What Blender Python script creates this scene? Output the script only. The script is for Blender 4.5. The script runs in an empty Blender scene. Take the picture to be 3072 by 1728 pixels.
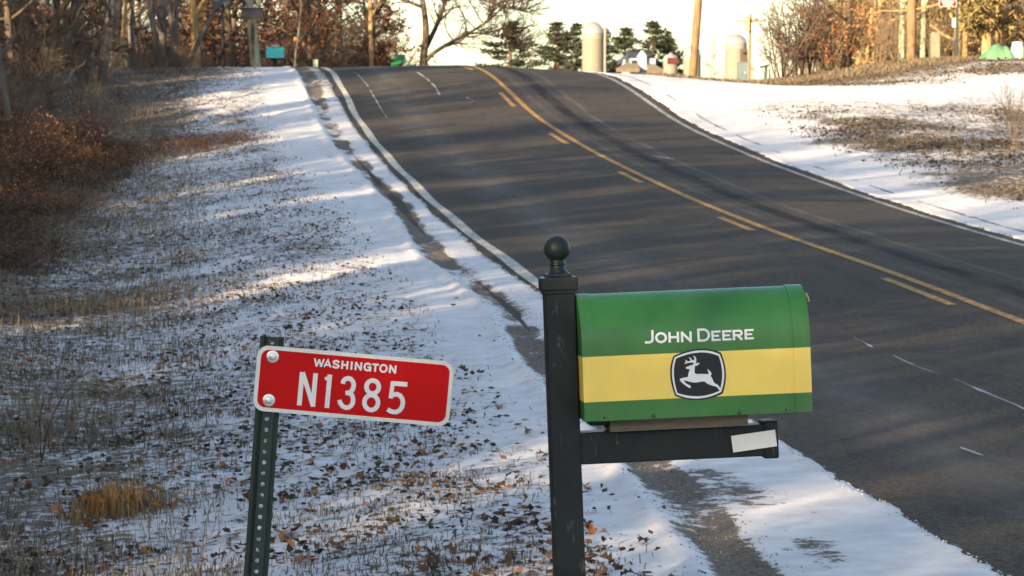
import bpy, bmesh, math, random
import numpy as np
from mathutils import Vector, Matrix
from mathutils.geometry import tessellate_polygon

R = math.radians
S = bpy.context.scene
COL = S.collection

# ------------------------------------------------------------------ camera, sky, sun, exposure
CAM_H = 1.85
FPX, XV, YH = 10780.0, 565.0, 390.0          # focal length and road vanishing point, in pixels of a 3072 wide frame
pitch = math.atan((864 - YH) / FPX)
yaw = math.atan((1536 - XV) / FPX * math.cos(pitch))
cam_d = bpy.data.cameras.new('camera')
cam_d.sensor_width = 36.0
cam_d.lens = FPX / 3072 * 36.0
cam_d.clip_start = 0.1
cam_d.clip_end = 6000
cam_d.dof.use_dof = True
cam_d.dof.focus_distance = 8.2
cam_d.dof.aperture_fstop = cam_d.lens / 4.4
cam = bpy.data.objects.new('camera', cam_d)
cam.location = (0, 0, CAM_H)
cam.rotation_euler = (math.pi / 2 - pitch, 0, -yaw)
COL.objects.link(cam)
S.camera = cam

SUN_EL = R(11.0)
SUN_AZ = (0.60, 0.80)                         # the way the light travels over the ground
sun_dir = Vector((SUN_AZ[0] * math.cos(SUN_EL), SUN_AZ[1] * math.cos(SUN_EL), -math.sin(SUN_EL)))
sun_d = bpy.data.lights.new('sun', 'SUN')
sun_d.energy = 4.6
sun_d.angle = R(0.6)
sun_d.color = (1.0, 0.74, 0.46)
sun = bpy.data.objects.new('sun', sun_d)
sun.rotation_euler = sun_dir.to_track_quat('-Z', 'Y').to_euler()
sun.location = (-20, -30, 20)
COL.objects.link(sun)

W = bpy.data.worlds.new('World')
S.world = W
W.use_nodes = True
wn = W.node_tree
bg = wn.nodes['Background']
sky = wn.nodes.new('ShaderNodeTexSky')
sky.sky_type = 'NISHITA'
sky.sun_disc = False
sky.sun_elevation = SUN_EL
sky.sun_rotation = math.atan2(-SUN_AZ[0], -SUN_AZ[1])
sky.air_density = 0.8
sky.dust_density = 1.3
sky.ozone_density = 0.3
wn.links.new(sky.outputs[0], bg.inputs[0])
bg.inputs[1].default_value = 0.088
S.view_settings.view_transform = 'Standard'
S.view_settings.look = 'None'
S.view_settings.exposure = 2.38
S.view_settings.gamma = 1.0
S.view_settings.use_curve_mapping = False
S.cycles.max_bounces = 6
S.cycles.diffuse_bounces = 3
S.cycles.glossy_bounces = 3
S.cycles.transparent_max_bounces = 6

rng = np.random.default_rng(7)
random.seed(7)

# ------------------------------------------------------------------ helpers: noise, placing, naming
_T = np.random.default_rng(99).random((256, 256))

def vnoise(x, y):
    x = np.asarray(x, float); y = np.asarray(y, float)
    xi = np.floor(x).astype(int); yi = np.floor(y).astype(int)
    fx = x - xi; fy = y - yi
    fx = fx * fx * (3 - 2 * fx); fy = fy * fy * (3 - 2 * fy)
    a = _T[yi % 256, xi % 256]; b = _T[yi % 256, (xi + 1) % 256]
    c = _T[(yi + 1) % 256, xi % 256]; d = _T[(yi + 1) % 256, (xi + 1) % 256]
    return (a * (1 - fx) + b * fx) * (1 - fy) + (c * (1 - fx) + d * fx) * fy

def fbm(x, y, o=4):
    s = 0; a = 0.5; t = 0
    for k in range(o):
        s = s + a * vnoise(x * 2 ** k + 17 * k, y * 2 ** k + 31 * k); t += a; a *= 0.5
    return s / t

def sst(a, b, x):
    t = np.clip((np.asarray(x, float) - a) / (b - a), 0, 1)
    return t * t * (3 - 2 * t)

_ky = np.array([-300, -60, 0, 8, 15, 20, 26, 32.4, 36.5, 40.4, 46, 49.7, 56.3, 62.5, 66.2, 68.6, 70.7, 74, 76.1, 79, 82, 86, 90, 95, 110, 140, 200, 300, 450, 700, 4000.])
_kz = np.array([0.6, 0.25, 0.02, 0.0, 0.02, 0.10, 0.27, 0.494, 0.60, 0.72, 0.93, 1.10, 1.42, 1.79, 2.04, 2.25, 2.47, 2.78, 2.97, 3.15, 3.265, 3.35, 3.37, 3.30, 2.85, 2.0, 1.6, 2.5, 5.0, 7.0, 12.])
_fy = np.arange(-300, 4000, 0.5)
_fz = np.interp(_fy, _ky, _kz)
_kern = np.exp(-0.5 * (np.arange(-12, 13) * 0.5 / 1.6) ** 2); _kern /= _kern.sum()
_fz = np.convolve(np.pad(_fz, 12, mode='edge'), _kern, mode='valid')

def prof(Y):
    return np.interp(Y, _fy, _fz)

def bend(Y):
    return np.where(np.asarray(Y) > 90, np.clip(np.asarray(Y, float) - 90, 0, 60) ** 2 / 80.0, 0)

def crown(X):
    return np.interp(X, [2.6, 3.12, 4.5, 6.4, 7.8, 9.1, 9.6], [-0.012, 0, 0.035, 0.06, 0.0, -0.08, -0.11])

def road_z(X, Y):
    return prof(Y) + crown(X - bend(Y))

def edge_l(Y):
    e = np.interp(Y, [0, 22, 33, 60, 200], [3.36, 3.3, 2.99, 2.98, 2.98])
    return e + 0.09 * (fbm(Y * 0.5, 3.0, 4) - 0.5) + 0.05 * (fbm(Y * 6, 9.0, 3) - 0.5)

def edge_r(Y):
    return 9.33 + 0.14 * (fbm(Y * 0.6, 40.0, 4) - 0.5) + 0.05 * (vnoise(Y * 6, 50.0) - 0.5)

def ground_base(X, Y):
    X = np.asarray(X, float); Y = np.asarray(Y, float)
    Xr = X - bend(Y)
    left = -0.30 * sst(2.4, -1.2, Xr) * (1 - 0.85 * sst(62, 76, Y)) + 0.35 * sst(-3.0, -9.0, Xr) + 0.8 * sst(-8, -30, Xr)
    right = -0.11 + 0.0 * Xr + 0.10 * sst(9.5, 13, Xr) * (1 - sst(70, 80, Y))
    dip = -0.28 * np.exp(-((Xr - 13.4) / 2.3) ** 2) * sst(72, 82, Y) + 0.30 * sst(15.0, 18.5, Xr) * sst(70, 80, Y) + 0.6 * sst(20, 40, Xr)
    mid = crown(Xr)
    z = np.where(Xr < 2.6, left - 0.012, np.where(Xr > 9.6, right + dip, mid))
    return prof(Y) + z

def ground_z(X, Y):
    X = np.asarray(X, float); Y = np.asarray(Y, float)
    Xr = X - bend(Y)
    z = ground_base(X, Y)
    near = sst(130, 90, Y)
    lump = (fbm(X * 1.3, Y * 1.3, 3) - 0.5) * 0.07 + (fbm(X * 7, Y * 7, 3) - 0.5) * 0.035
    off = np.clip(sst(2.6, 1.6, Xr) + sst(9.9, 11.0, Xr), 0, 1)
    z = z + lump * (0.12 + 0.88 * off) * near
    # packed ridge beside the wheel rut, and the rut itself
    rut = rut_x(Y)
    z = z + 0.030 * np.exp(-((Xr - rut + 0.20) / 0.06) ** 2) - 0.022 * np.exp(-((Xr - rut) / 0.11) ** 2)
    el = edge_l(Y); er = edge_r(Y)
    inside = np.clip(sst(el - 0.03, el + 0.03, Xr) * sst(er + 0.03, er - 0.03, Xr), 0, 1)
    z = z + 0.016 - 0.10 * inside
    return z

def rut_x(Y):
    return np.interp(Y, [0, 14, 17, 20, 25, 29, 36, 46, 60, 70, 80], [2.2, 2.26, 2.38, 2.46, 2.44, 2.62, 2.47, 2.68, 2.53, 2.52, 2.52])

def px(u, v, Y):
    """point seen at pixel (u, v) of a 2576 wide frame, Y metres up the road"""
    return Vector(((u * 1.19255 - XV) / FPX * Y, Y, CAM_H - (v * 1.19255 - YH) / FPX * Y))

def gz(x, y):
    return float(ground_z(x, y))

def tag(o, label=None, cat=None, group=None, kind=None):
    if label: o['label'] = label
    if cat: o['category'] = cat
    if group: o['group'] = group
    if kind: o['kind'] = kind
    return o

def link(o, parent=None):
    COL.objects.link(o)
    if parent is not None: o.parent = parent
    return o

def empty(name, loc=(0, 0, 0), rot=(0, 0, 0), parent=None):
    o = bpy.data.objects.new(name, None)
    o.empty_display_size = 0.1
    o.location = loc; o.rotation_euler = rot
    return link(o, parent)

def mesh_np(name, v, f, mats, parent=None, midx=None, tint=None, smooth=False, make=True):
    """v (n,3), f (m,k) index array"""
    me = bpy.data.meshes.new(name)
    v = np.ascontiguousarray(v, np.float32); f = np.ascontiguousarray(f, np.int32)
    m, k = f.shape
    me.vertices.add(len(v)); me.vertices.foreach_set('co', v.ravel())
    me.loops.add(m * k); me.loops.foreach_set('vertex_index', f.ravel())
    me.polygons.add(m)
    me.polygons.foreach_set('loop_start', np.arange(0, m * k, k, dtype=np.int32))
    me.polygons.foreach_set('loop_total', np.full(m, k, np.int32))
    if smooth: me.polygons.foreach_set('use_smooth', np.ones(m, bool))
    if midx is not None: me.polygons.foreach_set('material_index', np.ascontiguousarray(midx, np.int32))
    for mt in (mats if isinstance(mats, (list, tuple)) else [mats]): me.materials.append(mt)
    if tint is not None:
        a = me.attributes.new('tint', 'FLOAT', 'FACE'); a.data.foreach_set('value', np.ascontiguousarray(tint, np.float32))
    me.update(calc_edges=True)
    me.validate()
    if not make: return me
    return link(bpy.data.objects.new(name, me), parent)

class MB:
    """collects simple solids into one mesh"""
    def __init__(self): self.bm = bmesh.new()
    def box(self, lo, hi, bev=0.0, M=None):
        lo = Vector(lo); hi = Vector(hi)
        r = bmesh.ops.create_cube(self.bm, size=1.0)
        vs = r['verts']
        for q in vs: q.co = Vector([(lo[i] + hi[i]) / 2 + q.co[i] * (hi[i] - lo[i]) for i in range(3)])
        if bev > 0:
            es = list({e for q in vs for e in q.link_edges})
            rb = bmesh.ops.bevel(self.bm, geom=es, offset=bev, segments=2, affect='EDGES', profile=0.6)
            vs = list({q for f in rb['faces'] for q in f.verts} | {q for q in vs if q.is_valid})
        if M is not None: bmesh.ops.transform(self.bm, matrix=M, verts=vs)
        return vs
    def lathe(self, prof_, n=24, c=(0, 0, 0), M=None):
        rings = []
        allv = []
        for r, z in prof_:
            ring = [self.bm.verts.new((c[0] + r * math.cos(2 * math.pi * k / n), c[1] + r * math.sin(2 * math.pi * k / n), c[2] + z)) for k in range(n)]
            rings.append(ring); allv += ring
        for a, b in zip(rings, rings[1:]):
            for k in range(n): self.bm.faces.new((a[k], a[(k + 1) % n], b[(k + 1) % n], b[k]))
        self.bm.faces.new(rings[0][::-1]); self.bm.faces.new(rings[-1])
        if M is not None: bmesh.ops.transform(self.bm, matrix=M, verts=allv)
        return allv
    def tube(self, pts, rad, n=8):
        pts = [Vector(p) for p in pts]
        rings = []
        for i, p in enumerate(pts):
            d = (pts[min(i + 1, len(pts) - 1)] - pts[max(i - 1, 0)]).normalized()
            a = d.orthogonal().normalized() if abs(d.z) < 0.95 else d.cross(Vector((1, 0, 0))).normalized()
            b = d.cross(a)
            r = rad[i] if isinstance(rad, (list, tuple)) else rad
            rings.append([self.bm.verts.new(p + a * r * math.cos(2 * math.pi * k / n) + b * r * math.sin(2 * math.pi * k / n)) for k in range(n)])
        for a, b in zip(rings, rings[1:]):
            for k in range(n): self.bm.faces.new((a[k], a[(k + 1) % n], b[(k + 1) % n], b[k]))
        self.bm.faces.new(rings[0][::-1]); self.bm.faces.new(rings[-1])
    def poly(self, pts, depth=None):
        vs = [self.bm.verts.new(p) for p in pts]
        return self.bm.faces.new(vs)
    def build(self, name, mats, parent=None, smooth=False, loc=(0, 0, 0), rot=(0, 0, 0)):
        bmesh.ops.recalc_face_normals(self.bm, faces=self.bm.faces)
        me = bpy.data.meshes.new(name)
        self.bm.to_mesh(me); self.bm.free()
        for mt in (mats if isinstance(mats, (list, tuple)) else [mats]): me.materials.append(mt)
        if smooth:
            me.polygons.foreach_set('use_smooth', np.ones(len(me.polygons), bool))
            me.set_sharp_from_angle(angle=R(40))
        o = bpy.data.objects.new(name, me)
        o.location = loc; o.rotation_euler = rot
        return link(o, parent)

# ------------------------------------------------------------------ materials
class NT:
    def __init__(self, name):
        self.m = bpy.data.materials.new(name); self.m.use_nodes = True
        self.t = self.m.node_tree; self.b = self.t.nodes['Principled BSDF']
        self.b.inputs['Specular IOR Level'].default_value = 0.3
        self._c = None
    def n(self, ty, **kw):
        x = self.t.nodes.new(ty)
        for k, v in kw.items(): setattr(x, k, v)
        return x
    def l(self, a, b): self.t.links.new(a, b)
    def coord(self, obj=False):
        if obj: return self.n('ShaderNodeTexCoord').outputs['Object']
        if self._c is None: self._c = self.n('ShaderNodeNewGeometry').outputs['Position']
        return self._c
    def noise(self, scale, detail=4, rough=0.6, vec=None, stretch=None):
        x = self.n('ShaderNodeTexNoise'); x.inputs['Scale'].default_value = scale
        x.inputs['Detail'].default_value = detail; x.inputs['Roughness'].default_value = rough
        v = vec if vec is not None else self.coord()
        if stretch:
            mp = self.n('ShaderNodeMapping'); mp.inputs['Scale'].default_value = stretch
            self.l(v, mp.inputs[0]); v = mp.outputs[0]
        self.l(v, x.inputs['Vector']); return x.outputs['Fac']
    def ramp(self, fac, stops):
        x = self.n('ShaderNodeValToRGB'); e = x.color_ramp.elements
        while len(e) < len(stops): e.new(0.5)
        for el, (p, c) in zip(e, stops):
            el.position = p; el.color = (*c, 1) if len(c) == 3 else c
        self.l(fac, x.inputs[0]); return x.outputs[0]
    def mix(self, fac, a, b, mode='MIX'):
        x = self.n('ShaderNodeMix', data_type='RGBA', blend_type=mode)
        for s, v in ((x.inputs[0], fac), (x.inputs[6], a), (x.inputs[7], b)):
            if isinstance(v, (int, float)): s.default_value = v
            elif isinstance(v, tuple): s.default_value = (*v, 1)
            else: self.l(v, s)
        return x.outputs[2]
    def math(self, op, a, b=0.0, c=None, clamp=False):
        x = self.n('ShaderNodeMath', operation=op, use_clamp=clamp)
        for s, v in zip(x.inputs, (a, b, c)):
            if v is None: continue
            if isinstance(v, (int, float)): s.default_value = v
            else: self.l(v, s)
        return x.outputs[0]
    def bump(self, h, strength=0.3, dist=0.01):
        x = self.n('ShaderNodeBump'); x.inputs['Strength'].default_value = strength; x.inputs['Distance'].default_value = dist
        self.l(h, x.inputs['Height']); self.l(x.outputs[0], self.b.inputs['Normal'])
    def col(self, c):
        if isinstance(c, tuple): self.b.inputs['Base Color'].default_value = (*c, 1)
        else: self.l(c, self.b.inputs['Base Color'])
    def rough(self, r):
        if isinstance(r, (int, float)): self.b.inputs['Roughness'].default_value = r
        else: self.l(r, self.b.inputs['Roughness'])
    def attr(self, name):
        x = self.n('ShaderNodeAttribute'); x.attribute_name = name; return x.outputs['Fac']

def simple(name, c, rough=0.6, var=0.15, scale=20, metal=0.0, spec=0.3, bump=0.0, obj=True, stretch=None, c2=None):
    k = NT(name)
    nz = k.noise(scale, 5, 0.65, vec=k.coord(obj), stretch=stretch)
    lo = tuple(x * (1 - var) for x in c); hi = tuple(min(1, x * (1 + var)) for x in c)
    if c2: lo, hi = c, c2
    k.col(k.ramp(nz, [(0.3, lo), (0.7, hi)]))
    k.rough(rough); k.b.inputs['Metallic'].default_value = metal; k.b.inputs['Specular IOR Level'].default_value = spec
    if bump: k.bump(nz, bump, 0.005)
    return k.m

def tinted(name, stops, rough=0.8, trans=0.0):
    """leaf / blade material: colour from a per-face number"""
    k = NT(name)
    k.col(k.ramp(k.attr('tint'), stops)); k.rough(rough); k.b.inputs['Specular IOR Level'].default_value = 0.15
    return k.m

M = {}
# ground: snow over dead grass and gravel, how much snow comes from the 'cov' number on the mesh
k = NT('snowy_ground')
cov = k.attr('cov'); grav = k.attr('grav')
n1 = k.noise(11, 6, 0.62); n2 = k.noise(46, 4, 0.6); n3 = k.noise(2.2, 3, 0.5)
n = k.math('ADD', k.math('MULTIPLY', n1, 0.55), k.math('ADD', k.math('MULTIPLY', n2, 0.30), k.math('MULTIPLY', n3, 0.15)))
nn = k.math('MULTIPLY_ADD', k.math('SUBTRACT', n, 0.5), 3.2, 0.5)
fac = k.math('MULTIPLY_ADD', k.math('SUBTRACT', cov, nn), 5.0, 0.5, clamp=True)
dirt = k.ramp(k.noise(30, 5, 0.7), [(0.25, (0.035, 0.028, 0.020)), (0.5, (0.10, 0.078, 0.052)), (0.75, (0.20, 0.155, 0.10))])
gr = k.ramp(k.noise(60, 5, 0.75), [(0.3, (0.030, 0.024, 0.019)), (0.5, (0.085, 0.068, 0.052)), (0.72, (0.24, 0.21, 0.18))])
base = k.mix(grav, dirt, gr)
snow = k.ramp(k.noise(5, 5, 0.6), [(0.3, (0.45, 0.455, 0.465)), (0.7, (0.60, 0.605, 0.615))])
k.col(k.mix(fac, base, snow)); k.rough(0.85)
k.b.inputs['Specular IOR Level'].default_value = 0.2
h = k.math('ADD', k.math('MULTIPLY', fac, 0.7), k.math('MULTIPLY', n2, 0.5))
k.bump(h, 0.55, 0.02)
M['ground'] = k.m

# asphalt: worn grey-brown, with tar seams and pale salt tracks that run along the road
k = NT('worn_asphalt')
sep = k.n('ShaderNodeSeparateXYZ'); k.l(k.coord(), sep.inputs[0])
wob = k.math('MULTIPLY_ADD', k.noise(0.5, 3, 0.6), 0.25, -0.125)
Xw = k.math('ADD', sep.outputs[0], wob)
def band(c, w):
    return k.math('SUBTRACT', 1.0, k.math('DIVIDE', k.math('ABSOLUTE', k.math('SUBTRACT', Xw, c)), w), clamp=True)
fine = k.noise(95, 3, 0.8); mid = k.noise(24, 5, 0.8)
fm = k.math('ADD', k.math('MULTIPLY', fine, 0.55), k.math('MULTIPLY', mid, 0.45))
c0 = k.ramp(fm, [(0.36, (0.012, 0.011, 0.010)), (0.47, (0.036, 0.032, 0.028)), (0.55, (0.078, 0.066, 0.053)), (0.66, (0.20, 0.165, 0.125))])
big = k.noise(0.9, 5, 0.65, stretch=(1.0, 0.25, 1.0))
c1 = k.mix(k.math('MULTIPLY_ADD', big, 2.0, -0.85, clamp=True), c0, (0.060, 0.052, 0.045))
pat = k.noise(2.6, 5, 0.7, stretch=(1.0, 0.3, 1.0))
c1 = k.mix(k.math('MULTIPLY_ADD', pat, 3.0, -1.55, clamp=True), c1, (0.022, 0.021, 0.022))
brk = k.math('MULTIPLY_ADD', k.noise(1.6, 4, 0.7, stretch=(1, 0.25, 1)), 3.0, -0.75, clamp=True)
tar = k.math('MULTIPLY', k.math('MULTIPLY', band(7.1, 0.17), 1.8, clamp=True), brk)
tar2 = k.math('MULTIPLY', k.math('MULTIPLY', band(5.95, 0.12), 1.5, clamp=True), k.math('SUBTRACT', 1.0, brk))
c2 = k.mix(k.math('MULTIPLY', tar, 0.95), c1, (0.010, 0.010, 0.012))
c2 = k.mix(k.math('MULTIPLY', tar2, 0.45), c2, (0.022, 0.021, 0.022))
salt = k.math('ADD', k.math('MULTIPLY', band(7.5, 0.08), 0.32), k.math('MULTIPLY', band(6.72, 0.10), 0.18))
salt = k.math('ADD', salt, k.math('MULTIPLY', band(4.15, 0.55), 0.22))
salt = k.math('MULTIPLY', salt, k.math('MULTIPLY_ADD', k.noise(3, 4, 0.7, stretch=(1, 0.15, 1)), 2.4, -0.7, clamp=True))
c3 = k.mix(k.math('MULTIPLY', salt, 0.8), c2, (0.30, 0.30, 0.31))
k.col(c3); k.rough(0.9); k.b.inputs['Specular IOR Level'].default_value = 0.08
k.bump(fm, 0.9, 0.008)
M['asphalt'] = k.m

def paint(name, c, wear):
    k = NT(name)
    w = k.math('MULTIPLY_ADD', k.noise(14, 6, 0.7), 4.0, -wear, clamp=True)
    k.col(k.mix(w, (0.04, 0.036, 0.032), c)); k.rough(0.8); k.b.inputs['Specular IOR Level'].default_value = 0.1
    return k.m
M['white_line'] = paint('white_road_paint', (0.46, 0.46, 0.41), 1.25)
M['worn_white_line'] = paint('worn_white_road_paint', (0.50, 0.50, 0.49), 1.55)
M['yellow_line'] = paint('yellow_road_paint', (0.46, 0.26, 0.065), 1.4)
M['old_snow'] = simple('dirty_old_snow', (0.12, 0.12, 0.125), 0.85, 0.3, 14, bump=0.2, c2=(0.46, 0.47, 0.50), obj=False)
M['snow'] = simple('drifted_snow', (0.80, 0.83, 0.88), 0.85, 0.05, 30, bump=0.2)

M['black_steel'] = None
k = NT('black_painted_steel')
co = k.coord(True)
sc = k.math('MULTIPLY_ADD', k.noise(38, 6, 0.75, vec=co, stretch=(1, 1, 0.35)), 6.0, -3.55, clamp=True)
k.col(k.mix(k.math('MULTIPLY', sc, 0.55), k.ramp(k.noise(9, 4, 0.6, vec=co), [(0.3, (0.006, 0.010, 0.012)), (0.7, (0.013, 0.020, 0.023))]), (0.22, 0.22, 0.21)))
k.rough(k.math('MULTIPLY_ADD', k.noise(20, 4, 0.6, vec=co), 0.3, 0.32)); k.b.inputs['Specular IOR Level'].default_value = 0.22
k.bump(k.noise(120, 3, 0.6, vec=co), 0.12, 0.001)
M['black_steel'] = k.m

k = NT('green_and_yellow_enamel')         # factory colours in bands by height
sepo = k.n('ShaderNodeSeparateXYZ'); k.l(k.coord(True), sepo.inputs[0])
z = sepo.outputs[2]
yb = k.math('MULTIPLY', k.math('GREATER_THAN', z, 1.2445), k.math('LESS_THAN', z, 1.3455))
nz = k.noise(45, 5, 0.7, vec=k.coord(True)); nb = k.noise(5, 4, 0.6, vec=k.coord(True))
gcol = k.ramp(nb, [(0.3, (0.022, 0.125, 0.024)), (0.7, (0.032, 0.165, 0.032))])
ycol = k.ramp(nb, [(0.3, (0.80, 0.57, 0.10)), (0.7, (0.86, 0.64, 0.13))])
cc = k.mix(yb, gcol, ycol)
chip = k.math('MULTIPLY_ADD', k.noise(70, 6, 0.75, vec=k.coord(True)), 9.0, -6.6, clamp=True)
cc = k.mix(k.math('MULTIPLY', chip, 0.35), cc, (0.16, 0.13, 0.09))
gri = k.math('MULTIPLY_ADD', k.noise(16, 6, 0.75, vec=k.coord(True), stretch=(1.0, 1.0, 0.25)), 2.6, -1.2, clamp=True)
cc = k.mix(k.math('MULTIPLY', gri, 0.16), cc, (0.20, 0.19, 0.16))
k.col(cc); k.rough(k.math('MULTIPLY_ADD', nz, 0.3, 0.30)); k.b.inputs['Specular IOR Level'].default_value = 0.45
k.bump(nb, 0.08, 0.004)
M['enamel'] = k.m
M['green_dark'] = simple('dark_green_enamel', (0.018, 0.085, 0.022), 0.45, 0.2, 30, spec=0.5)
M['white_print'] = simple('white_print', (0.72, 0.73, 0.74), 0.5, 0.06, 40)
M['black_print'] = simple('black_print', (0.014, 0.014, 0.016), 0.5, 0.3, 90)
M['label_white'] = simple('white_label', (0.74, 0.74, 0.71), 0.5, 0.05, 20)
M['brass'] = simple('tarnished_brass', (0.32, 0.28, 0.14), 0.4, 0.3, 60, metal=0.6)
M['board'] = simple('weathered_board', (0.10, 0.085, 0.065), 0.9, 0.4, 14, stretch=(0.25, 1, 5), bump=0.3, c2=(0.22, 0.19, 0.15))
M['bolt'] = simple('galvanised_steel', (0.62, 0.63, 0.65), 0.35, 0.15, 60, metal=0.8)
M['screw'] = simple('dull_screw', (0.05, 0.09, 0.06), 0.45, 0.2, 60, metal=0.4)
k = NT('red_reflective_sheet')
k.col(k.ramp(k.noise(900, 2, 0.6, vec=k.coord(True)), [(0.3, (0.42, 0.002, 0.004)), (0.7, (0.55, 0.004, 0.006))])); k.rough(0.45)
k.b.inputs['Specular IOR Level'].default_value = 0.12
M['red_sheet'] = k.m
M['sign_white'] = simple('white_reflective_sheet', (0.66, 0.66, 0.63), 0.45, 0.07, 60)
M['sign_letter'] = simple('white_cut_letters', (0.70, 0.71, 0.71), 0.45, 0.05, 80)
M['post_green'] = simple('dark_green_channel_steel', (0.010, 0.022, 0.018), 0.5, 0.5, 25, spec=0.35, stretch=(1, 1, 0.2), c2=(0.022, 0.042, 0.034))

def bark(name, a, b, scale=14):
    k = NT(name)
    nz = k.noise(scale, 6, 0.7, vec=k.coord(True), stretch=(1, 1, 0.22))
    k.col(k.ramp(nz, [(0.3, a), (0.7, b)])); k.rough(0.9); k.bump(nz, 0.6, 0.02); k.b.inputs['Specular IOR Level'].default_value = 0.15
    return k.m
M['bark_grey'] = bark('grey_bark', (0.05, 0.046, 0.042), (0.15, 0.14, 0.13))
M['bark_brown'] = bark('brown_bark', (0.035, 0.026, 0.02), (0.11, 0.083, 0.06))
M['bark_pale'] = bark('pale_bark', (0.12, 0.11, 0.09), (0.25, 0.23, 0.19))
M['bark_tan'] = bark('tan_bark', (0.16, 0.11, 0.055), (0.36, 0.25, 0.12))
M['bark_mossy'] = bark('grey_green_bark', (0.17, 0.19, 0.13), (0.33, 0.35, 0.25))
M['twig'] = simple('bare_twigs', (0.060, 0.048, 0.040), 0.9, 0.4, 3, spec=0.1, c2=(0.15, 0.125, 0.105))
M['twig_dark'] = simple('dark_twigs', (0.045, 0.033, 0.027), 0.9, 0.4, 3, spec=0.1, c2=(0.10, 0.075, 0.06))
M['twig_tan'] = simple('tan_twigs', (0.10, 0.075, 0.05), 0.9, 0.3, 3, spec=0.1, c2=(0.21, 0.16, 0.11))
M['leaf_rust'] = tinted('rust_oak_leaves', [(0.0, (0.085, 0.038, 0.020)), (0.5, (0.20, 0.09, 0.040)), (1.0, (0.36, 0.17, 0.065))])
M['leaf_maroon'] = tinted('maroon_oak_leaves', [(0.0, (0.035, 0.016, 0.013)), (0.6, (0.075, 0.032, 0.022)), (1.0, (0.17, 0.070, 0.030))])
M['leaf_rust2'] = tinted('brown_oak_leaves', [(0.0, (0.04, 0.02, 0.013)), (0.5, (0.09, 0.042, 0.024)), (1.0, (0.19, 0.085, 0.036))])
M['leaf_orange'] = tinted('orange_oak_leaves', [(0.0, (0.16, 0.055, 0.018)), (0.6, (0.32, 0.12, 0.035)), (1.0, (0.42, 0.19, 0.06))])
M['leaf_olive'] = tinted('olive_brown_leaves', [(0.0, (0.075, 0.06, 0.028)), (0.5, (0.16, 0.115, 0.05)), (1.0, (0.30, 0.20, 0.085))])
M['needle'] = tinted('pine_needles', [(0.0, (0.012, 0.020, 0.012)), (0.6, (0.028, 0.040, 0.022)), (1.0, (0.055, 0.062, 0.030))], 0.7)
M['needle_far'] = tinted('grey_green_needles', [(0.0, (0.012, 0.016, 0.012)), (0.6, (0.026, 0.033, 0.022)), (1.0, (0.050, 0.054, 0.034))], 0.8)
M['needle_sun'] = tinted('sunlit_pine_needles', [(0.0, (0.055, 0.055, 0.022)), (0.6, (0.13, 0.11, 0.045)), (1.0, (0.26, 0.18, 0.075))], 0.7)  # gold of the low sun put into the needle colour
M['litter'] = tinted('fallen_leaves', [(0.0, (0.022, 0.017, 0.013)), (0.55, (0.062, 0.044, 0.030)), (0.85, (0.12, 0.065, 0.032)), (1.0, (0.25, 0.10, 0.035))])
M['blade'] = tinted('dead_grass', [(0.0, (0.05, 0.042, 0.030)), (0.5, (0.13, 0.105, 0.07)), (1.0, (0.27, 0.21, 0.13))])
M['blade_gold'] = tinted('golden_grass', [(0.0, (0.08, 0.04, 0.017)), (0.5, (0.20, 0.12, 0.045)), (1.0, (0.33, 0.21, 0.085))])
M['oak_leaf'] = simple('curled_oak_leaf', (0.055, 0.030, 0.017), 0.8, 0.3, 40, c2=(0.15, 0.075, 0.034))
M['oak_leaf_o'] = simple('orange_oak_leaf', (0.17, 0.07, 0.022), 0.8, 0.3, 40, c2=(0.33, 0.15, 0.05))
M['oak_leaf_d'] = simple('dark_oak_leaf', (0.020, 0.016, 0.012), 0.8, 0.3, 40, c2=(0.060, 0.043, 0.03))
M['pole_wood'] = bark('utility_pole_wood', (0.085, 0.055, 0.03), (0.20, 0.14, 0.08), 10)

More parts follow.
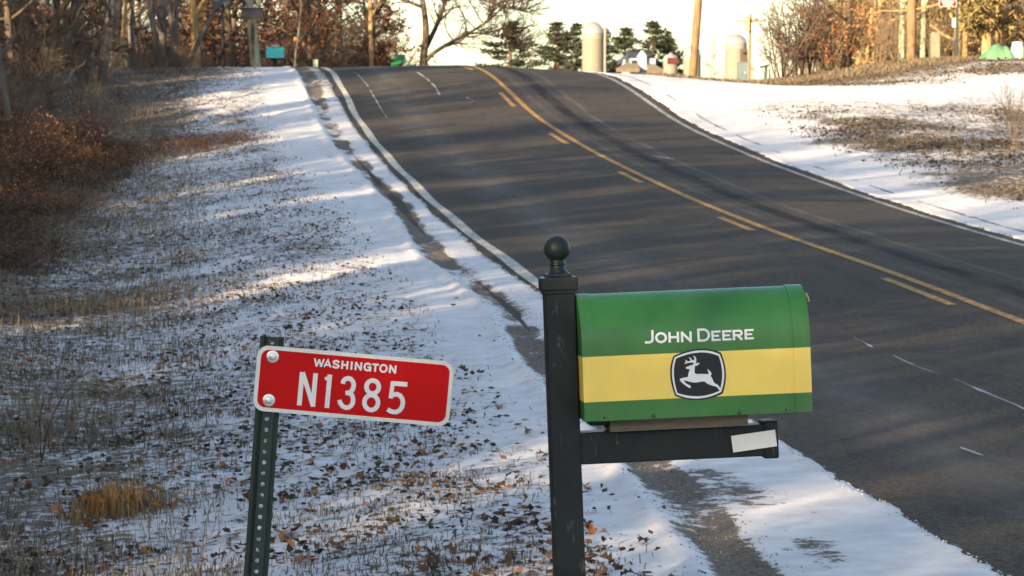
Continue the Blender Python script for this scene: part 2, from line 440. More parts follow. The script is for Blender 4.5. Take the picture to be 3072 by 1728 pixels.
# ------------------------------------------------------------------ the setting
def snow_cover(X, Y):
    X = np.asarray(X, float); Y = np.asarray(Y, float)
    Xr = X - bend(Y)
    big = fbm(X * 0.55 + 3, Y * 0.40, 4)
    lim = np.interp(Y, [0, 17, 25, 44, 57, 68, 80], [1.95, 1.90, 1.85, 1.85, 1.65, 1.50, 1.6])
    lit = sst(lim + 0.25, lim - 0.35, Xr + (big - 0.5) * 1.3)
    grassy = sst(0.5, -0.9, Xr + (big - 0.5) * 0.8)
    woods = sst(0.1, -1.0, Xr - np.interp(Y, [10, 30, 45, 54, 65, 76, 84], [-1.4, -1.5, -1.0, -0.8, 0.1, 1.1, 1.3]))
    c = 1.04 - 0.60 * lit * (0.55 + 1.0 * (big - 0.3)) - 0.14 * grassy - 0.30 * woods
    # road-side gravel strips
    rut = rut_x(Y)
    gap = np.maximum(sst(0.36, 0.60, fbm(Y * 0.42, 71.0, 3)), 0.75 * sst(23, 19, Y))
    gw = np.exp(-((Xr - rut) / np.interp(Y, [0, 20, 30, 50, 90], [0.12, 0.13, 0.11, 0.11, 0.15])) ** 4)
    mott = fbm(X * 6.0 + 5, Y * 1.6, 4)
    gw = np.exp(-((Xr - rut + 0.07 * (fbm(Y * 0.9, X * 3.0 + 8, 3) - 0.5)) / np.interp(Y, [0, 20, 30, 50, 90], [0.14, 0.15, 0.12, 0.12, 0.15])) ** 4)
    c = c - gw * (0.50 + 0.70 * gap) * (0.6 + 0.8 * sst(0.30, 0.62, mott))
    g2 = np.exp(-((Xr - 2.70) / 0.18) ** 2) * sst(28, 22, Y) * sst(0.48, 0.64, fbm(Y * 0.8 + 2, Xr * 3.0, 4))
    c = c - 0.62 * g2
    band = sst(rut + 0.08, rut + 0.16, Xr) * sst(3.1, 3.0, Xr) * sst(24, 34, Y)
    c = c - band * (0.22 + 0.35 * sst(66, 76, Y))
    # right-hand side
    rr = sst(10.2, 11.8, Xr + (big - 0.5) * 2.0) * sst(73.0, 67.5, Y + (big - 0.5) * 4) * sst(40, 52, Y + Xr * 0.3)
    c = c - 0.56 * rr * (0.40 + 1.1 * big)
    r2 = sst(12.6, 14.6, Xr) * sst(74.5, 77.5, Y + (big - 0.5) * 3)
    c = c - 0.6 * r2 * (0.5 + 0.8 * big)
    r3 = sst(10.0, 11.5, Xr) * sst(80.0, 85.0, Y)
    c = c - 0.95 * r3
    c = c - 0.10 * sst(9.9, 10.4, Xr) * (0.5 + big)
    # thin dark melt line beside the far edge line
    c = c - 0.75 * np.exp(-((Xr - 9.72 - 0.05 * (fbm(Y * 0.8, 5.0) - 0.5)) / 0.045) ** 2) * sst(0.30, 0.5, fbm(Y * 0.5, 12.0, 3))
    el = edge_l(Y); er = edge_r(Y)
    c = c - 0.45 * np.exp(-((Xr - er - 0.02) / 0.07) ** 2) - 0.30 * np.exp(-((Xr - el + 0.02) / 0.05) ** 2)
    c = np.where((Xr > el) & (Xr < er), 0.2, c)
    c = np.where(Y > 95, np.minimum(c, 0.45), c)
    g = np.clip(gw + g2 + band + (Xr > 9.2) * (Xr < 10.0) * 1.0, 0, 1)
    return np.clip(c, -0.3, 1.3), g, lit * (1 - 0.0 * grassy), rr + r2

def axis(*segs):
    a = []
    for lo, hi, st in segs: a.append(np.arange(lo, hi - 1e-6, st))
    a.append([segs[-1][1]])
    return np.concatenate(a)

gx = axis((-300, -60, 40), (-60, -12, 4), (-12, -4, 0.4), (-4, -1.8, 0.10), (-1.8, 3.5, 0.042), (3.5, 8.8, 0.5), (8.8, 10.1, 0.045), (10.1, 18, 0.11), (18, 30, 0.6), (30, 80, 5), (80, 600, 40))
gy = axis((-120, -10, 8), (-10, 11, 1.0), (11, 14, 0.2), (14, 32, 0.065), (32, 60, 0.11), (60, 88, 0.16), (88, 130, 0.6), (130, 300, 10), (300, 3000, 150))
GX, GY = np.meshgrid(gx, gy)
GZ = ground_z(GX, GY)
covv, gravv, _, _ = snow_cover(GX, GY)
ny, nx = GX.shape
idx = np.arange(ny * nx).reshape(ny, nx)
quads = np.stack([idx[:-1, :-1], idx[:-1, 1:], idx[1:, 1:], idx[1:, :-1]], -1).reshape(-1, 4)
ground = mesh_np('ground', np.stack([GX, GY, GZ], -1).reshape(-1, 3), quads, M['ground'], smooth=True)
for nm, arr in (('cov', covv), ('grav', gravv)):
    a = ground.data.attributes.new(nm, 'FLOAT', 'POINT'); a.data.foreach_set('value', arr.astype(np.float32).ravel())
tag(ground, 'snow-dusted verge of dead grass and gravel on both sides of the road', kind='structure')

def strip(name, x0f, x1f, ys, lift, mat, parent, nxs=2, label=None):
    v = []; f = []
    for i, y in enumerate(ys):
        a, b = x0f(y), x1f(y); bb = float(bend(y))
        for j in range(nxs):
            x = a + (b - a) * j / (nxs - 1) + bb
            v.append((x, y, float(road_z(x, y)) + lift))
    for i in range(len(ys) - 1):
        for j in range(nxs - 1):
            q = i * nxs + j
            f.append((q, q + 1, q + 1 + nxs, q + nxs))
    o = mesh_np(name, np.array(v), np.array(f), mat, parent, smooth=True)
    if label: o['label'] = label
    return o

ry = list(np.arange(-60, 14, 2.0)) + list(np.arange(14, 100, 0.4)) + list(np.arange(100, 141, 1.5))
road = strip('road', lambda y: 2.6, lambda y: 9.6, ry, 0.0, M['asphalt'], None, 33)
tag(road, 'worn two-lane asphalt road climbing to the crest', kind='structure')
ly = list(np.arange(8, 130, 0.35))
strip('edge_line', lambda y: 3.06 + 0.012 * math.sin(y * 0.9), lambda y: 3.175 + 0.012 * math.sin(y * 0.9 + 1), ly, 0.004, M['white_line'], road, 2, 'solid white edge line on the near side')
strip('edge_line', lambda y: 9.05, lambda y: 9.15, ly, 0.004, M['worn_white_line'], road, 2, 'worn white edge line on the far side')
strip('centre_line', lambda y: 6.35, lambda y: 6.448, ly, 0.004, M['yellow_line'], road, 2, 'solid yellow centre line')
for a, b in ((9, 11.6), (18.9, 21.5), (28.8, 31.7), (39.2, 41.7), (49.0, 51.5), (58.7, 61.5), (68.4, 71.4), (78.5, 81.3), (88.5, 91.3)):
    strip('line_dash', lambda y: 6.15, lambda y: 6.235, np.linspace(a, b, 8), 0.004, M['yellow_line'], road, 2)

# ------------------------------------------------------------------ stroke lettering
def stroke_quads(pts, w, closed=False):
    """offset outline of a polyline as quads (2-D)"""
    p = np.array(pts, float)
    n = len(p)
    L = []; Rr = []
    for i in range(n):
        if closed:
            d0 = p[i] - p[i - 1]; d1 = p[(i + 1) % n] - p[i]
        else:
            d0 = p[i] - p[i - 1] if i else p[1] - p[0]
            d1 = p[i + 1] - p[i] if i < n - 1 else p[-1] - p[-2]
        d0 = d0 / np.linalg.norm(d0); d1 = d1 / np.linalg.norm(d1)
        n0 = np.array([-d0[1], d0[0]]); n1 = np.array([-d1[1], d1[0]])
        m = n0 + n1; m /= max(np.linalg.norm(m), 1e-6)
        s_ = w / 2 / max(m @ n0, 0.45)
        L.append(p[i] + m * s_); Rr.append(p[i] - m * s_)
    out = []
    for i in range(n if closed else n - 1):
        j = (i + 1) % n
        out.append((L[i], L[j], Rr[j], Rr[i]))
    return out

def arc(cx, cy, rx, ry, a0, a1, n=14):
    return [(cx + rx * math.cos(R(a0 + (a1 - a0) * i / n)), cy + ry * math.sin(R(a0 + (a1 - a0) * i / n))) for i in range(n + 1)]

def ell(cx, cy, rx, ry, n=28):
    return [(cx + rx * math.cos(2 * math.pi * i / n), cy + ry * math.sin(2 * math.pi * i / n)) for i in range(n)]

def lettering(name, strokes, to3, mat, parent, lift=0.0003):
    v = []; f = []
    for si, (pts, w, closed) in enumerate(strokes):
        for q in stroke_quads(pts, w, closed):
            b = len(v)
            for p in q: v.append(to3(p[0], p[1], lift + 0.00006 * si))
            f.append((b, b + 1, b + 2, b + 3))
    return mesh_np(name, np.array(v), np.array(f), mat, parent)

def flat_shape(name, pts, to3, mat, parent, lift):
    tri = tessellate_polygon([[Vector((p[0], p[1], 0)) for p in pts]])
    return mesh_np(name, np.array([to3(p[0], p[1], lift) for p in pts]), np.array(tri), mat, parent)

# ------------------------------------------------------------------ mailbox and its post
TILT = R(2.2)
PB = Vector((0.885, 8.03, 0.0))               # foot of the post
mp = empty('mailbox_post', PB, (0, -TILT, 0))
tag(mp, 'black steel mailbox post with ball finial and side arm, leaning slightly', 'post')
b = MB(); b.box((-0.034, -0.034, -0.55), (0.034, 0.034, 1.500), 0.004)
b.build('post', M['black_steel'], mp)
b = MB(); b.box((-0.0415, -0.0415, 1.492), (0.0415, 0.0415, 1.5215), 0.0035); b.box((-0.038, -0.038, 1.484), (0.038, 0.038, 1.493), 0.002)
b.box((-0.029, -0.029, 1.5205), (0.029, 0.029, 1.5295), 0.003)
b.build('post_cap', M['black_steel'], mp)
b = MB()
bp = [(0.027, 1.5285), (0.022, 1.533), (0.0175, 1.540), (0.0165, 1.547), (0.019, 1.549), (0.0185, 1.552), (0.0165, 1.553), (0.0165, 1.558)]
for i in range(15):
    a = -58 + (148 * i / 14)
    bp.append((max(0.0297 * math.cos(R(a)), 0.0006), 1.5845 + 0.0297 * math.sin(R(a))))
b.lathe(bp, 32); b.build('ball_finial', M['black_steel'], mp, True)
b = MB(); b.box((0.0335, -0.033, 1.0985), (0.462, 0.033, 1.1700), 0.003); b.build('arm', M['black_steel'], mp)
b = MB(); b.box((0.448, -0.038, 1.0925), (0.482, 0.038, 1.1775), 0.005); b.build('arm_cap', M['black_steel'], mp)
b = MB(); b.box((0.0300, -0.036, 1.112), (0.0345, 0.036, 1.160), 0.001); b.build('weld_collar', M['black_steel'], mp)
b = MB(); b.box((-0.0505, -0.0008, -0.0188), (0.0505, 0.0008, 0.0188), 0.0)
lab = b.build('label_plate', M['label_white'], mp, loc=(0.4255, -0.0395, 1.1345), rot=(0, R(-5.6), 0))
lab['label'] = 'blank white label stuck on the end of the arm'
b = MB(); b.box((0.098, -0.062, 1.1715), (0.410, 0.062, 1.2005), 0.002); b.build('mounting_board', M['board'], mp)
b = MB(); b.box((0.055, -0.045, 1.186), (0.0975, 0.045, 1.1995), 0.002); b.build('bracket', M['black_steel'], mp)

mbx = empty('mailbox', PB, (0, -TILT, 0))
tag(mbx, 'large green mailbox with yellow band and leaping deer emblem on the black post', 'mailbox')
HW = 0.110; ZB, ZT = 1.2015, 1.480; ZA = ZT - HW

def arch(x0, x1, grow, z0=ZB, n=20, close0=True, close1=True, mat=None, name='body', inset0=0.0):
    """arched shell between x0 and x1"""
    hw = HW + grow
    pr = [(-hw, z0), (-hw, z0 + 0.05), (-hw, ZA - 0.06), (-hw, ZA)]
    pr += [(-hw * math.cos(math.pi * i / n), ZA + hw * math.sin(math.pi * i / n)) for i in range(1, n)]
    pr += [(hw, ZA), (hw, ZA - 0.06), (hw, z0 + 0.05), (hw, z0)]
    m = len(pr)
    v = [(x0, y, zz) for y, zz in pr] + [(x1, y, zz) for y, zz in pr]
    bm = bmesh.new()
    vs = [bm.verts.new(q) for q in v]
    for i in range(m - 1): bm.faces.new((vs[i], vs[i + 1], vs[m + i + 1], vs[m + i]))
    bm.faces.new((vs[0], vs[m], vs[2 * m - 1], vs[m - 1]))
    if close0: bm.faces.new(vs[:m][::-1])
    if close1: bm.faces.new(vs[m:])
    bmesh.ops.recalc_face_normals(bm, faces=bm.faces)
    me = bpy.data.meshes.new(name); bm.to_mesh(me); bm.free()
    me.materials.append(mat)
    me.polygons.foreach_set('use_smooth', np.ones(len(me.polygons), bool)); me.set_sharp_from_angle(angle=R(35))
    return link(bpy.data.objects.new(name, me), mbx)

arch(0.058, 0.514, 0.0, mat=M['enamel'], name='body')
rc = arch(0.036, 0.0642, 0.0016, mat=M['enamel'], name='rear_cap')
arch(0.0405, 0.0410, -0.006, z0=ZB + 0.006, mat=M['green_dark'], name='rear_panel')
dr = arch(0.5105, 0.5485, 0.0020, mat=M['enamel'], name='door')
b = MB(); b.box((0.0645, -HW - 0.0016, ZB - 0.0005), (0.5100, -HW + 0.001, 1.2185), 0.0007); b.build('bottom_hem', M['enamel'], mbx)
b = MB(); b.tube([(0.548, 0.012, 1.458), (0.556, 0.012, 1.463), (0.563, 0.012, 1.459), (0.567, 0.012, 1.449), (0.568, 0.012, 1.440)], 0.0035, 8)
b.box((0.5475, 0.002, 1.449), (0.5505, 0.022, 1.470), 0.001)
b.build('door_pull', M['brass'], dr, True)
for x, zz, r in ((0.080, 1.2085, 0.0022), (0.190, 1.2075, 0.0050), (0.383, 1.2065, 0.0050), (0.489, 1.2085, 0.0022)):
    b = MB(); b.lathe([(r, 0), (r, 0.0012), (r * 0.7, 0.0024), (0.0004, 0.0028)], 12, M=Matrix.Translation((x, -HW - 0.0014, zz)) @ Matrix.Rotation(R(90), 4, 'X'))
    b.build('screw', M['screw'] if r > 0.003 else M['black_print'], mbx, True)

def side_y(z_, lift):
    if z_ <= ZA: return -HW - lift
    d = min(z_ - ZA, HW)
    return -math.sqrt(max(HW * HW - d * d, 0)) - lift - 0.0004

def box_px(x, y, lift):
    """photo pixel (3072 wide) on the near side of the box -> local point"""
    Y = 7.92
    X = (x - XV) / FPX * Y; Z = CAM_H - (y - YH) / FPX * Y
    dx, dz = X - PB.x, Z - PB.z
    lx = dx * math.cos(TILT) + dz * math.sin(TILT); lz = -dx * math.sin(TILT) + dz * math.cos(TILT)
    return (lx, side_y(lz, lift), lz)

def jd(x, y, lift): return box_px(1920 + x * 0.14752, 960 + y * 0.14752, lift)
sw = 48
st = [([(284, 238), (286, 330), (286, 420), (277, 458), (252, 481), (215, 490), (128, 491)], sw, False),
      (ell(462, 395, 99, 90), sw, True),
      ([(637, 280), (642, 497)], sw, False), ([(811, 274), (815, 492)], sw, False), ([(640, 388), (812, 383)], 44, False),
      ([(896, 274), (901, 491)], sw, False), ([(885, 285), (1088, 478)], 50, False), ([(1072, 268), (1077, 487)], sw, False),
      ([(1234, 214), (1243, 482)], sw, False),
      ([(1236, 237), (1335, 233)] + arc(1340, 345, 112, 112, -88, 88, 16) + [(1243, 459)], 46, False)]
for ox, oy, ex in ((1525, 258, 0), (1750, 250, 0), (2212, 230, 0)):
    st += [([(ox, oy), (ox + 8, oy + 212)], sw, False), ([(ox, oy + 21), (ox + 168, oy + 15)], 42, False),
           ([(ox + 4, oy + 106), (ox + 136, oy + 101)], 40, False), ([(ox + 8, oy + 191), (ox + 173, oy + 184)], 42, False)]
st += [([(1967, 242), (1975, 457)], sw, False),
       ([(1968, 263), (2075, 259), (2112, 268), (2130, 290), (2130, 318), (2114, 340), (2080, 349), (1972, 352)], 42, False),
       ([(2048, 350), (2142, 446)], 50, False)]
lettering('lettering', st, jd, M['white_print'], mbx, 0.0006)['label'] = 'white maker name printed above the yellow band'

def em(x, y, lift): return box_px(1990 + x * 0.13806, 1030 + y * 0.13806, lift)
def bulge(c, m, n=12):
    """closed outline through four corners c and four edge midpoints m"""
    out = []
    for i in range(4):
        a = np.array(c[i], float); d = np.array(c[(i + 1) % 4], float); mm = np.array(m[i], float)
        q = 2 * mm - 0.5 * (a + d)
        for t in np.linspace(0, 1, n, endpoint=False): out.append(tuple((1 - t) ** 2 * a + 2 * t * (1 - t) * q + t * t * d))
    return out
emb = flat_shape('emblem', bulge([(265, 315), (1315, 250), (1355, 1155), (300, 1195)], [(830, 165), (1425, 700), (820, 1290), (190, 720)]), em, M['black_print'], mbx, 0.0005)
emb['label'] = 'black rounded badge with white leaping deer'
flat_shape('emblem_border', bulge([(290, 345), (1285, 285), (1320, 1115), (325, 1165)], [(830, 198), (1388, 700), (820, 1258), (230, 720)]), em, M['white_print'], emb, 0.0009)
flat_shape('emblem_field', bulge([(322, 372), (1262, 325), (1285, 1090), (352, 1130)], [(830, 245), (1340, 700), (820, 1205), (272, 720)]), em, M['black_print'], emb, 0.0013)
deer = [(530, 572), (545, 600), (625, 610), (605, 660), (590, 720), (583, 770), (560, 785), (480, 797), (408, 820), (400, 845), (415, 870), (450, 905), (520, 965), (590, 1010), (640, 1028), (645, 1000), (630, 965), (590, 952), (560, 935), (515, 900), (490, 868), (520, 862), (580, 875), (650, 895), (720, 905), (800, 902), (880, 885), (945, 882), (990, 915), (1040, 945), (1110, 970), (1180, 990), (1220, 1005), (1250, 1040), (1288, 1088), (1312, 1065), (1295, 1040), (1270, 985), (1245, 960), (1210, 940), (1165, 915), (1140, 870), (1120, 820), (1095, 780), (1080, 750), (1095, 745), (1105, 725), (1100, 700), (1070, 655), (1035, 625), (1010, 605), (1020, 640), (1035, 680), (1042, 712), (1030, 722), (960, 718), (880, 715), (780, 718), (745, 705), (728, 680), (728, 620), (735, 570), (740, 530), (770, 537), (800, 520), (838, 478), (800, 472), (765, 485), (752, 490), (765, 430), (765, 390), (755, 350), (730, 325), (690, 315), (715, 345), (720, 375), (718, 405), (710, 418), (680, 412), (660, 385), (635, 360), (590, 343), (615, 370), (635, 400), (640, 420), (620, 432), (575, 437), (550, 415), (510, 402), (525, 420), (540, 440), (520, 465), (497, 502), (530, 485), (580, 472), (640, 465), (690, 465), (710, 475), (700, 505), (680, 515), (630, 530), (590, 545), (550, 560)]
flat_shape('deer', deer, em, M['white_print'], emb, 0.0017)

# ------------------------------------------------------------------ address sign
SB = Vector((0.094, 8.32, 0.0))
sg = empty('address_sign', SB)
tag(sg, 'red address sign with white numbers on a leaning dark green channel post', 'sign')
PT = R(4.1)
def channel_post(name, parent, top, bottom, mat, w=0.056, d=0.026, pitch=0.0254, hole_lo=0.0, wall=0.003, hole=0.0050):
    """hat-section post with punched web; the web faces -Y"""
    v = []; f = []
    def quad(a, b_, c, d_):
        i = len(v); v.extend([a, b_, c, d_]); f.append((i, i + 1, i + 2, i + 3))
    ww = w * 0.20                                  # half web
    # hat outline, seen from above, front skin
    outl = [(-w / 2, d), (-w * 0.36, d), (-w * 0.30, d - 0.004), (-ww, 0.0), (ww, 0.0), (w * 0.30, d - 0.004), (w * 0.36, d), (w / 2, d)]
    for i in range(len(outl) - 1):
        (xa, ya), (xb, yb) = outl[i], outl[i + 1]
        if i == 3: continue
        for t in (0.0, wall):
            quad((xa, ya + t, bottom), (xb, yb + t, bottom), (xb, yb + t, top), (xa, ya + t, top))
        quad((xa, ya, top), (xb, yb, top), (xb, yb + wall, top), (xa, ya + wall, top))
    quad((-w / 2, d, bottom), (-w / 2, d + wall, bottom), (-w / 2, d + wall, top), (-w / 2, d, top))
    quad((w / 2, d, bottom), (w / 2, d + wall, bottom), (w / 2, d + wall, top), (w / 2, d, top))
    z0 = top
    while z0 - pitch > bottom:
        zc = z0 - pitch / 2
        for i in range(8):
            a0 = math.pi / 8 + i * math.pi / 4; a1 = a0 + math.pi / 4
            def outer(a):
                c_, s_ = math.cos(a), math.sin(a)
                # corner points on the cell border
                q = min(ww / abs(c_) if abs(c_) > 1e-6 else 9, (pitch / 2) / abs(s_) if abs(s_) > 1e-6 else 9)
                return c_ * q, s_ * q
            angs = [a0, a1]
            for sx in (-1, 1):
                for sy in (-1, 1):
                    ca = math.atan2(sy * pitch / 2, sx * ww) % (2 * math.pi)
                    if a0 < ca < a1 or a0 < ca + 2 * math.pi < a1: angs.insert(1, ca if a0 < ca < a1 else ca + 2 * math.pi)
            for aa, ab in zip(angs, angs[1:]):
                oa, ob = outer(aa), outer(ab)
                ia = (hole * math.cos(aa), hole * math.sin(aa)); ib = (hole * math.cos(ab), hole * math.sin(ab))
                for t in (0.0, wall):
                    quad((ia[0], t, zc + ia[1]), (ib[0], t, zc + ib[1]), (ob[0], t, zc + ob[1]), (oa[0], t, zc + oa[1]))
                quad((ia[0], 0, zc + ia[1]), (ib[0], 0, zc + ib[1]), (ib[0], wall, zc + ib[1]), (ia[0], wall, zc + ia[1]))
        z0 -= pitch
    quad((-ww, 0, bottom - 0.0), (ww, 0, bottom), (ww, 0, z0), (-ww, 0, z0))
    return mesh_np(name, np.array(v), np.array(f), mat, parent)
cp = channel_post('channel_post', sg, 1.375, -0.6, M['post_green'])
cp.rotation_euler = (0, PT, 0)

SY = 8.312                                          # front of the plate
pc = px(1057 / 1.19255, 1159 / 1.19255, SY)
PR = R(5.35)
plate = empty('sign_panel', (pc.x - SB.x, pc.y - SB.y, pc.z), (0, PR, 0), sg)
def rrect(w, h, r, n=7):
    out = []
    for cx, cy, a in ((w / 2 - r, h / 2 - r, 0), (-w / 2 + r, h / 2 - r, 90), (-w / 2 + r, -h / 2 + r, 180), (w / 2 - r, -h / 2 + r, 270)):
        out += [(cx + r * math.cos(R(a + 90 * i / n)), cy + r * math.sin(R(a + 90 * i / n))) for i in range(n + 1)]
    return out
def slab(name, pts, y0, y1, mat, parent):
    bm = bmesh.new()
    f = bm.faces.new([bm.verts.new((x, y0, z_)) for x, z_ in pts])
    r = bmesh.ops.extrude_face_region(bm, geom=[f])
    for q in r['geom']:
        if isinstance(q, bmesh.types.BMVert): q.co.y = y1
    bmesh.ops.recalc_face_normals(bm, faces=bm.faces)
    me = bpy.data.meshes.new(name); bm.to_mesh(me); bm.free(); me.materials.append(mat)
    return link(bpy.data.objects.new(name, me), parent)
slab('backing', rrect(0.4572, 0.1524, 0.026), -0.0012, 0.0010, M['sign_white'], plate)
slab('red_field', rrect(0.4390, 0.1342, 0.019), -0.0016, -0.0011, M['red_sheet'], plate)
def sgp(x, y, lift):
    """sign close-up pixel -> panel-local point"""
    X, Y3 = 760 + x * 0.23292, 1030 + y * 0.23292
    p = px(X / 1.19255, Y3 / 1.19255, SY)
    dx, dz = p.x - pc.x, p.z - pc.z
    return (dx * math.cos(PR) - dz * math.sin(PR), -0.0017 - lift, dx * math.sin(PR) + dz * math.cos(PR))
nw = 60
st = [([(613, 368), (572, 799)], nw, False), ([(618, 372), (752, 812)], 58, False), ([(785, 386), (747, 817)], nw, False),
      ([(969, 404), (927, 834)], nw, False), ([(985, 428), (905, 462)], 42, False),
      ([(1133, 522), (1146, 482), (1170, 462), (1205, 452), (1240, 464), (1266, 494), (1276, 540), (1266, 590), (1240, 626), (1210, 640), (1168, 642)], 58, False),
      ([(1195, 641), (1230, 648), (1256, 675), (1268, 725), (1262, 775), (1240, 810), (1205, 831), (1170, 832), (1130, 812), (1102, 775), (1091, 732)], 58, False),
      (ell(1520, 567, 80, 84), 58, True), (ell(1501, 768, 88, 97), 58, True),
      ([(1969, 538), (1775, 521)], 60, False), ([(1783, 498), (1752, 716)], 54, False),
      ([(1752, 690), (1790, 668), (1835, 662), (1875, 680), (1903, 720), (1911, 770), (1900, 825), (1872, 868), (1828, 893), (1785, 893), (1745, 880), (1712, 857)], 58, False)]
def glyph(chs, x0, y0, ux, uy):
    """strokes in a unit box (x right, y up) -> close-up pixels"""
    return [([(x0[0] + ux[0] * a + uy[0] * b_, x0[1] + ux[1] * a + uy[1] * b_) for a, b_ in pts], cl) for pts, cl in chs]
G = {'W': [([(0.0, 1.08), (0.25, -0.06)], False), ([(0.25, -0.06), (0.5, 1.0)], False), ([(0.5, 1.0), (0.75, -0.06)], False), ([(0.75, -0.06), (1.0, 1.08)], False)],
     'A': [([(0.02, -0.02), (0.5, 1.0), (0.98, -0.02)], False), ([(0.2, 0.3), (0.8, 0.3)], False)],
     'S': [([(0.92, 0.74), (0.82, 0.92), (0.5, 1.0), (0.18, 0.90), (0.10, 0.74), (0.22, 0.59), (0.5, 0.51), (0.8, 0.42), (0.93, 0.26), (0.82, 0.08), (0.5, 0.0), (0.16, 0.08), (0.06, 0.26)], False)],
     'H': [([(0.08, -0.08), (0.08, 1.08)], False), ([(0.92, -0.08), (0.92, 1.08)], False), ([(0.08, 0.5), (0.92, 0.5)], False)],
     'I': [([(0.5, -0.08), (0.5, 1.08)], False)],
     'N': [([(0.08, -0.08), (0.08, 1.08)], False), ([(0.05, 1.05), (0.95, -0.05)], False), ([(0.92, -0.08), (0.92, 1.08)], False)],
     'G': [([(0.93, 0.76), (0.80, 0.93), (0.5, 1.0), (0.2, 0.9), (0.05, 0.5), (0.2, 0.1), (0.5, 0.0), (0.78, 0.06), (0.93, 0.26), (0.93, 0.46), (0.52, 0.46)], False), ([(0.93, 0.46), (0.93, -0.08)], False)],
     'T': [([(0.0, 0.96), (1.0, 0.96)], False), ([(0.5, 0.96), (0.5, -0.08)], False)],
     'O': [([(0.5 + 0.46 * math.cos(t), 0.5 + 0.5 * math.sin(t)) for t in np.linspace(0, 2 * math.pi, 20, endpoint=False)], True)]}
cs, sn = math.cos(PR), math.sin(PR)
for ch, xa, xb in (('W', 770, 888), ('A', 897, 984), ('S', 1005, 1090), ('H', 1122, 1200), ('I', 1232, 1264), ('N', 1295, 1378), ('G', 1408, 1498), ('T', 1512, 1597), ('O', 1614, 1706), ('N', 1738, 1820)):
    yb = 290 + (xa - 780) * math.tan(PR)          # baseline
    for pts, cl in glyph(G[ch], (xa - 4, yb), None, (xb - xa, (xb - xa) * math.tan(PR)), (8.5, -90)):
        st.append((pts, 22 if ch in 'WA' else 25, cl))
lettering('lettering', st, sgp, M['sign_letter'], plate, 0.0003)
for bx_, by_ in ((233, 168), (181, 730)):
    p = sgp(bx_, by_, 0.0)
    b = MB(); b.lathe([(0.0145, 0), (0.0145, 0.0012), (0.0135, 0.0018), (0.010, 0.0019)], 20)
    b.lathe([(0.0085, 0.0018), (0.0085, 0.0045), (0.0070, 0.0058), (0.0030, 0.0060), (0.0028, 0.0046), (0.0004, 0.0045)], 20)
    b.build('bolt', M['bolt'], plate, True, loc=(p[0], p[1] - 0.0003, p[2]), rot=(R(90), 0, 0))
# ------------------------------------------------------------------ vegetation: branching growth
def grow(rs, P, base=(0, 0, 0), lean=(0, 0)):
    """list of (points, radii, level); P holds one entry per level"""
    tubes = []
    tips = []
    def rec(p, d, L, r, lv):
        q = P[lv]
        n = q['seg']
        pts = [p.copy()]; rad = [r]
        dd = d.copy()
        for i in range(n):
            dd = dd + rs.normal(0, q['wander'], 3) + np.array([0, 0, q['up']])
            dd /= np.linalg.norm(dd)
            p = p + dd * (L / n)
            pts.append(p.copy()); rad.append(r * (1 - (1 - q['tip']) * (i + 1) / n))
        tubes.append((np.array(pts), np.array(rad), lv))
        if lv + 1 >= len(P):
            tips.append((np.array(pts), dd)); return
        c = P[lv + 1]
        k = rs.integers(c['num'][0], c['num'][1] + 1)
        for j in range(k):
            t = c['start'] + (1 - c['start']) * ((j + rs.random()) / k)
            f = t * n; i0 = min(int(f), n - 1); fr = f - i0
            bp = pts[i0] * (1 - fr) + pts[i0 + 1] * fr
            bd = pts[i0 + 1] - pts[i0]; bd /= np.linalg.norm(bd)
            az = rs.random() * 2 * math.pi if 'az' not in c else c['az'](j, rs)
            a = np.cross(bd, [0.31, 0.52, 0.79]); a /= np.linalg.norm(a); b_ = np.cross(bd, a)
            ang = R(rs.normal(c['ang'], c['ang_v']))
            nd = bd * math.cos(ang) + (a * math.cos(az) + b_ * math.sin(az)) * math.sin(ang)
            rl = rad[i0] * (1 - fr) + rad[i0 + 1] * fr
            ll = L * c['ratio'] * (1 - c['fall'] * t) * rs.uniform(0.7, 1.25)
            rec(bp, nd, ll, max(min(rl * 0.75, r * c['rr']), c['rmin']), lv + 1)
    p0 = P[0]
    for s_ in range(p0.get('stems', 1)):
        d = np.array([lean[0] + rs.normal(0, p0.get('splay', 0.02)), lean[1] + rs.normal(0, p0.get('splay', 0.02)), 1.0]); d /= np.linalg.norm(d)
        b0 = np.array(base, float) + np.append(rs.normal(0, p0.get('foot', 0.0), 2), 0)
        rec(b0, d, p0['L'] * rs.uniform(0.8, 1.15), p0['r'] * rs.uniform(0.8, 1.15), 0)
    return tubes, tips

def tubes_mesh(tubes, sides):
    V = []; Fq = []; off = 0
    for pts, rad, lv in tubes:
        n = sides[min(lv, len(sides) - 1)]
        m = len(pts)
        d = np.gradient(pts, axis=0); d /= np.linalg.norm(d, axis=1)[:, None] + 1e-9
        ref = np.array([0.13, 0.97, 0.21]) if abs(d[0][1]) < 0.8 else np.array([0.98, 0.1, 0.15])
        a = np.cross(d, ref); a /= np.linalg.norm(a, axis=1)[:, None] + 1e-9
        b_ = np.cross(d, a)
        th = 2 * np.pi * np.arange(n) / n
        ring = pts[:, None, :] + rad[:, None, None] * (a[:, None, :] * np.cos(th)[None, :, None] + b_[:, None, :] * np.sin(th)[None, :, None])
        V.append(ring.reshape(-1, 3))
        i = np.arange(m - 1)[:, None] * n; j = np.arange(n)[None, :]
        j2 = (j + 1) % n
        Fq.append(off + np.stack([i + j, i + j2, i + n + j2, i + n + j], -1).reshape(-1, 4))
        off += m * n
    if not V: return np.zeros((0, 3)), np.zeros((0, 4), int)
    return np.concatenate(V), np.concatenate(Fq)

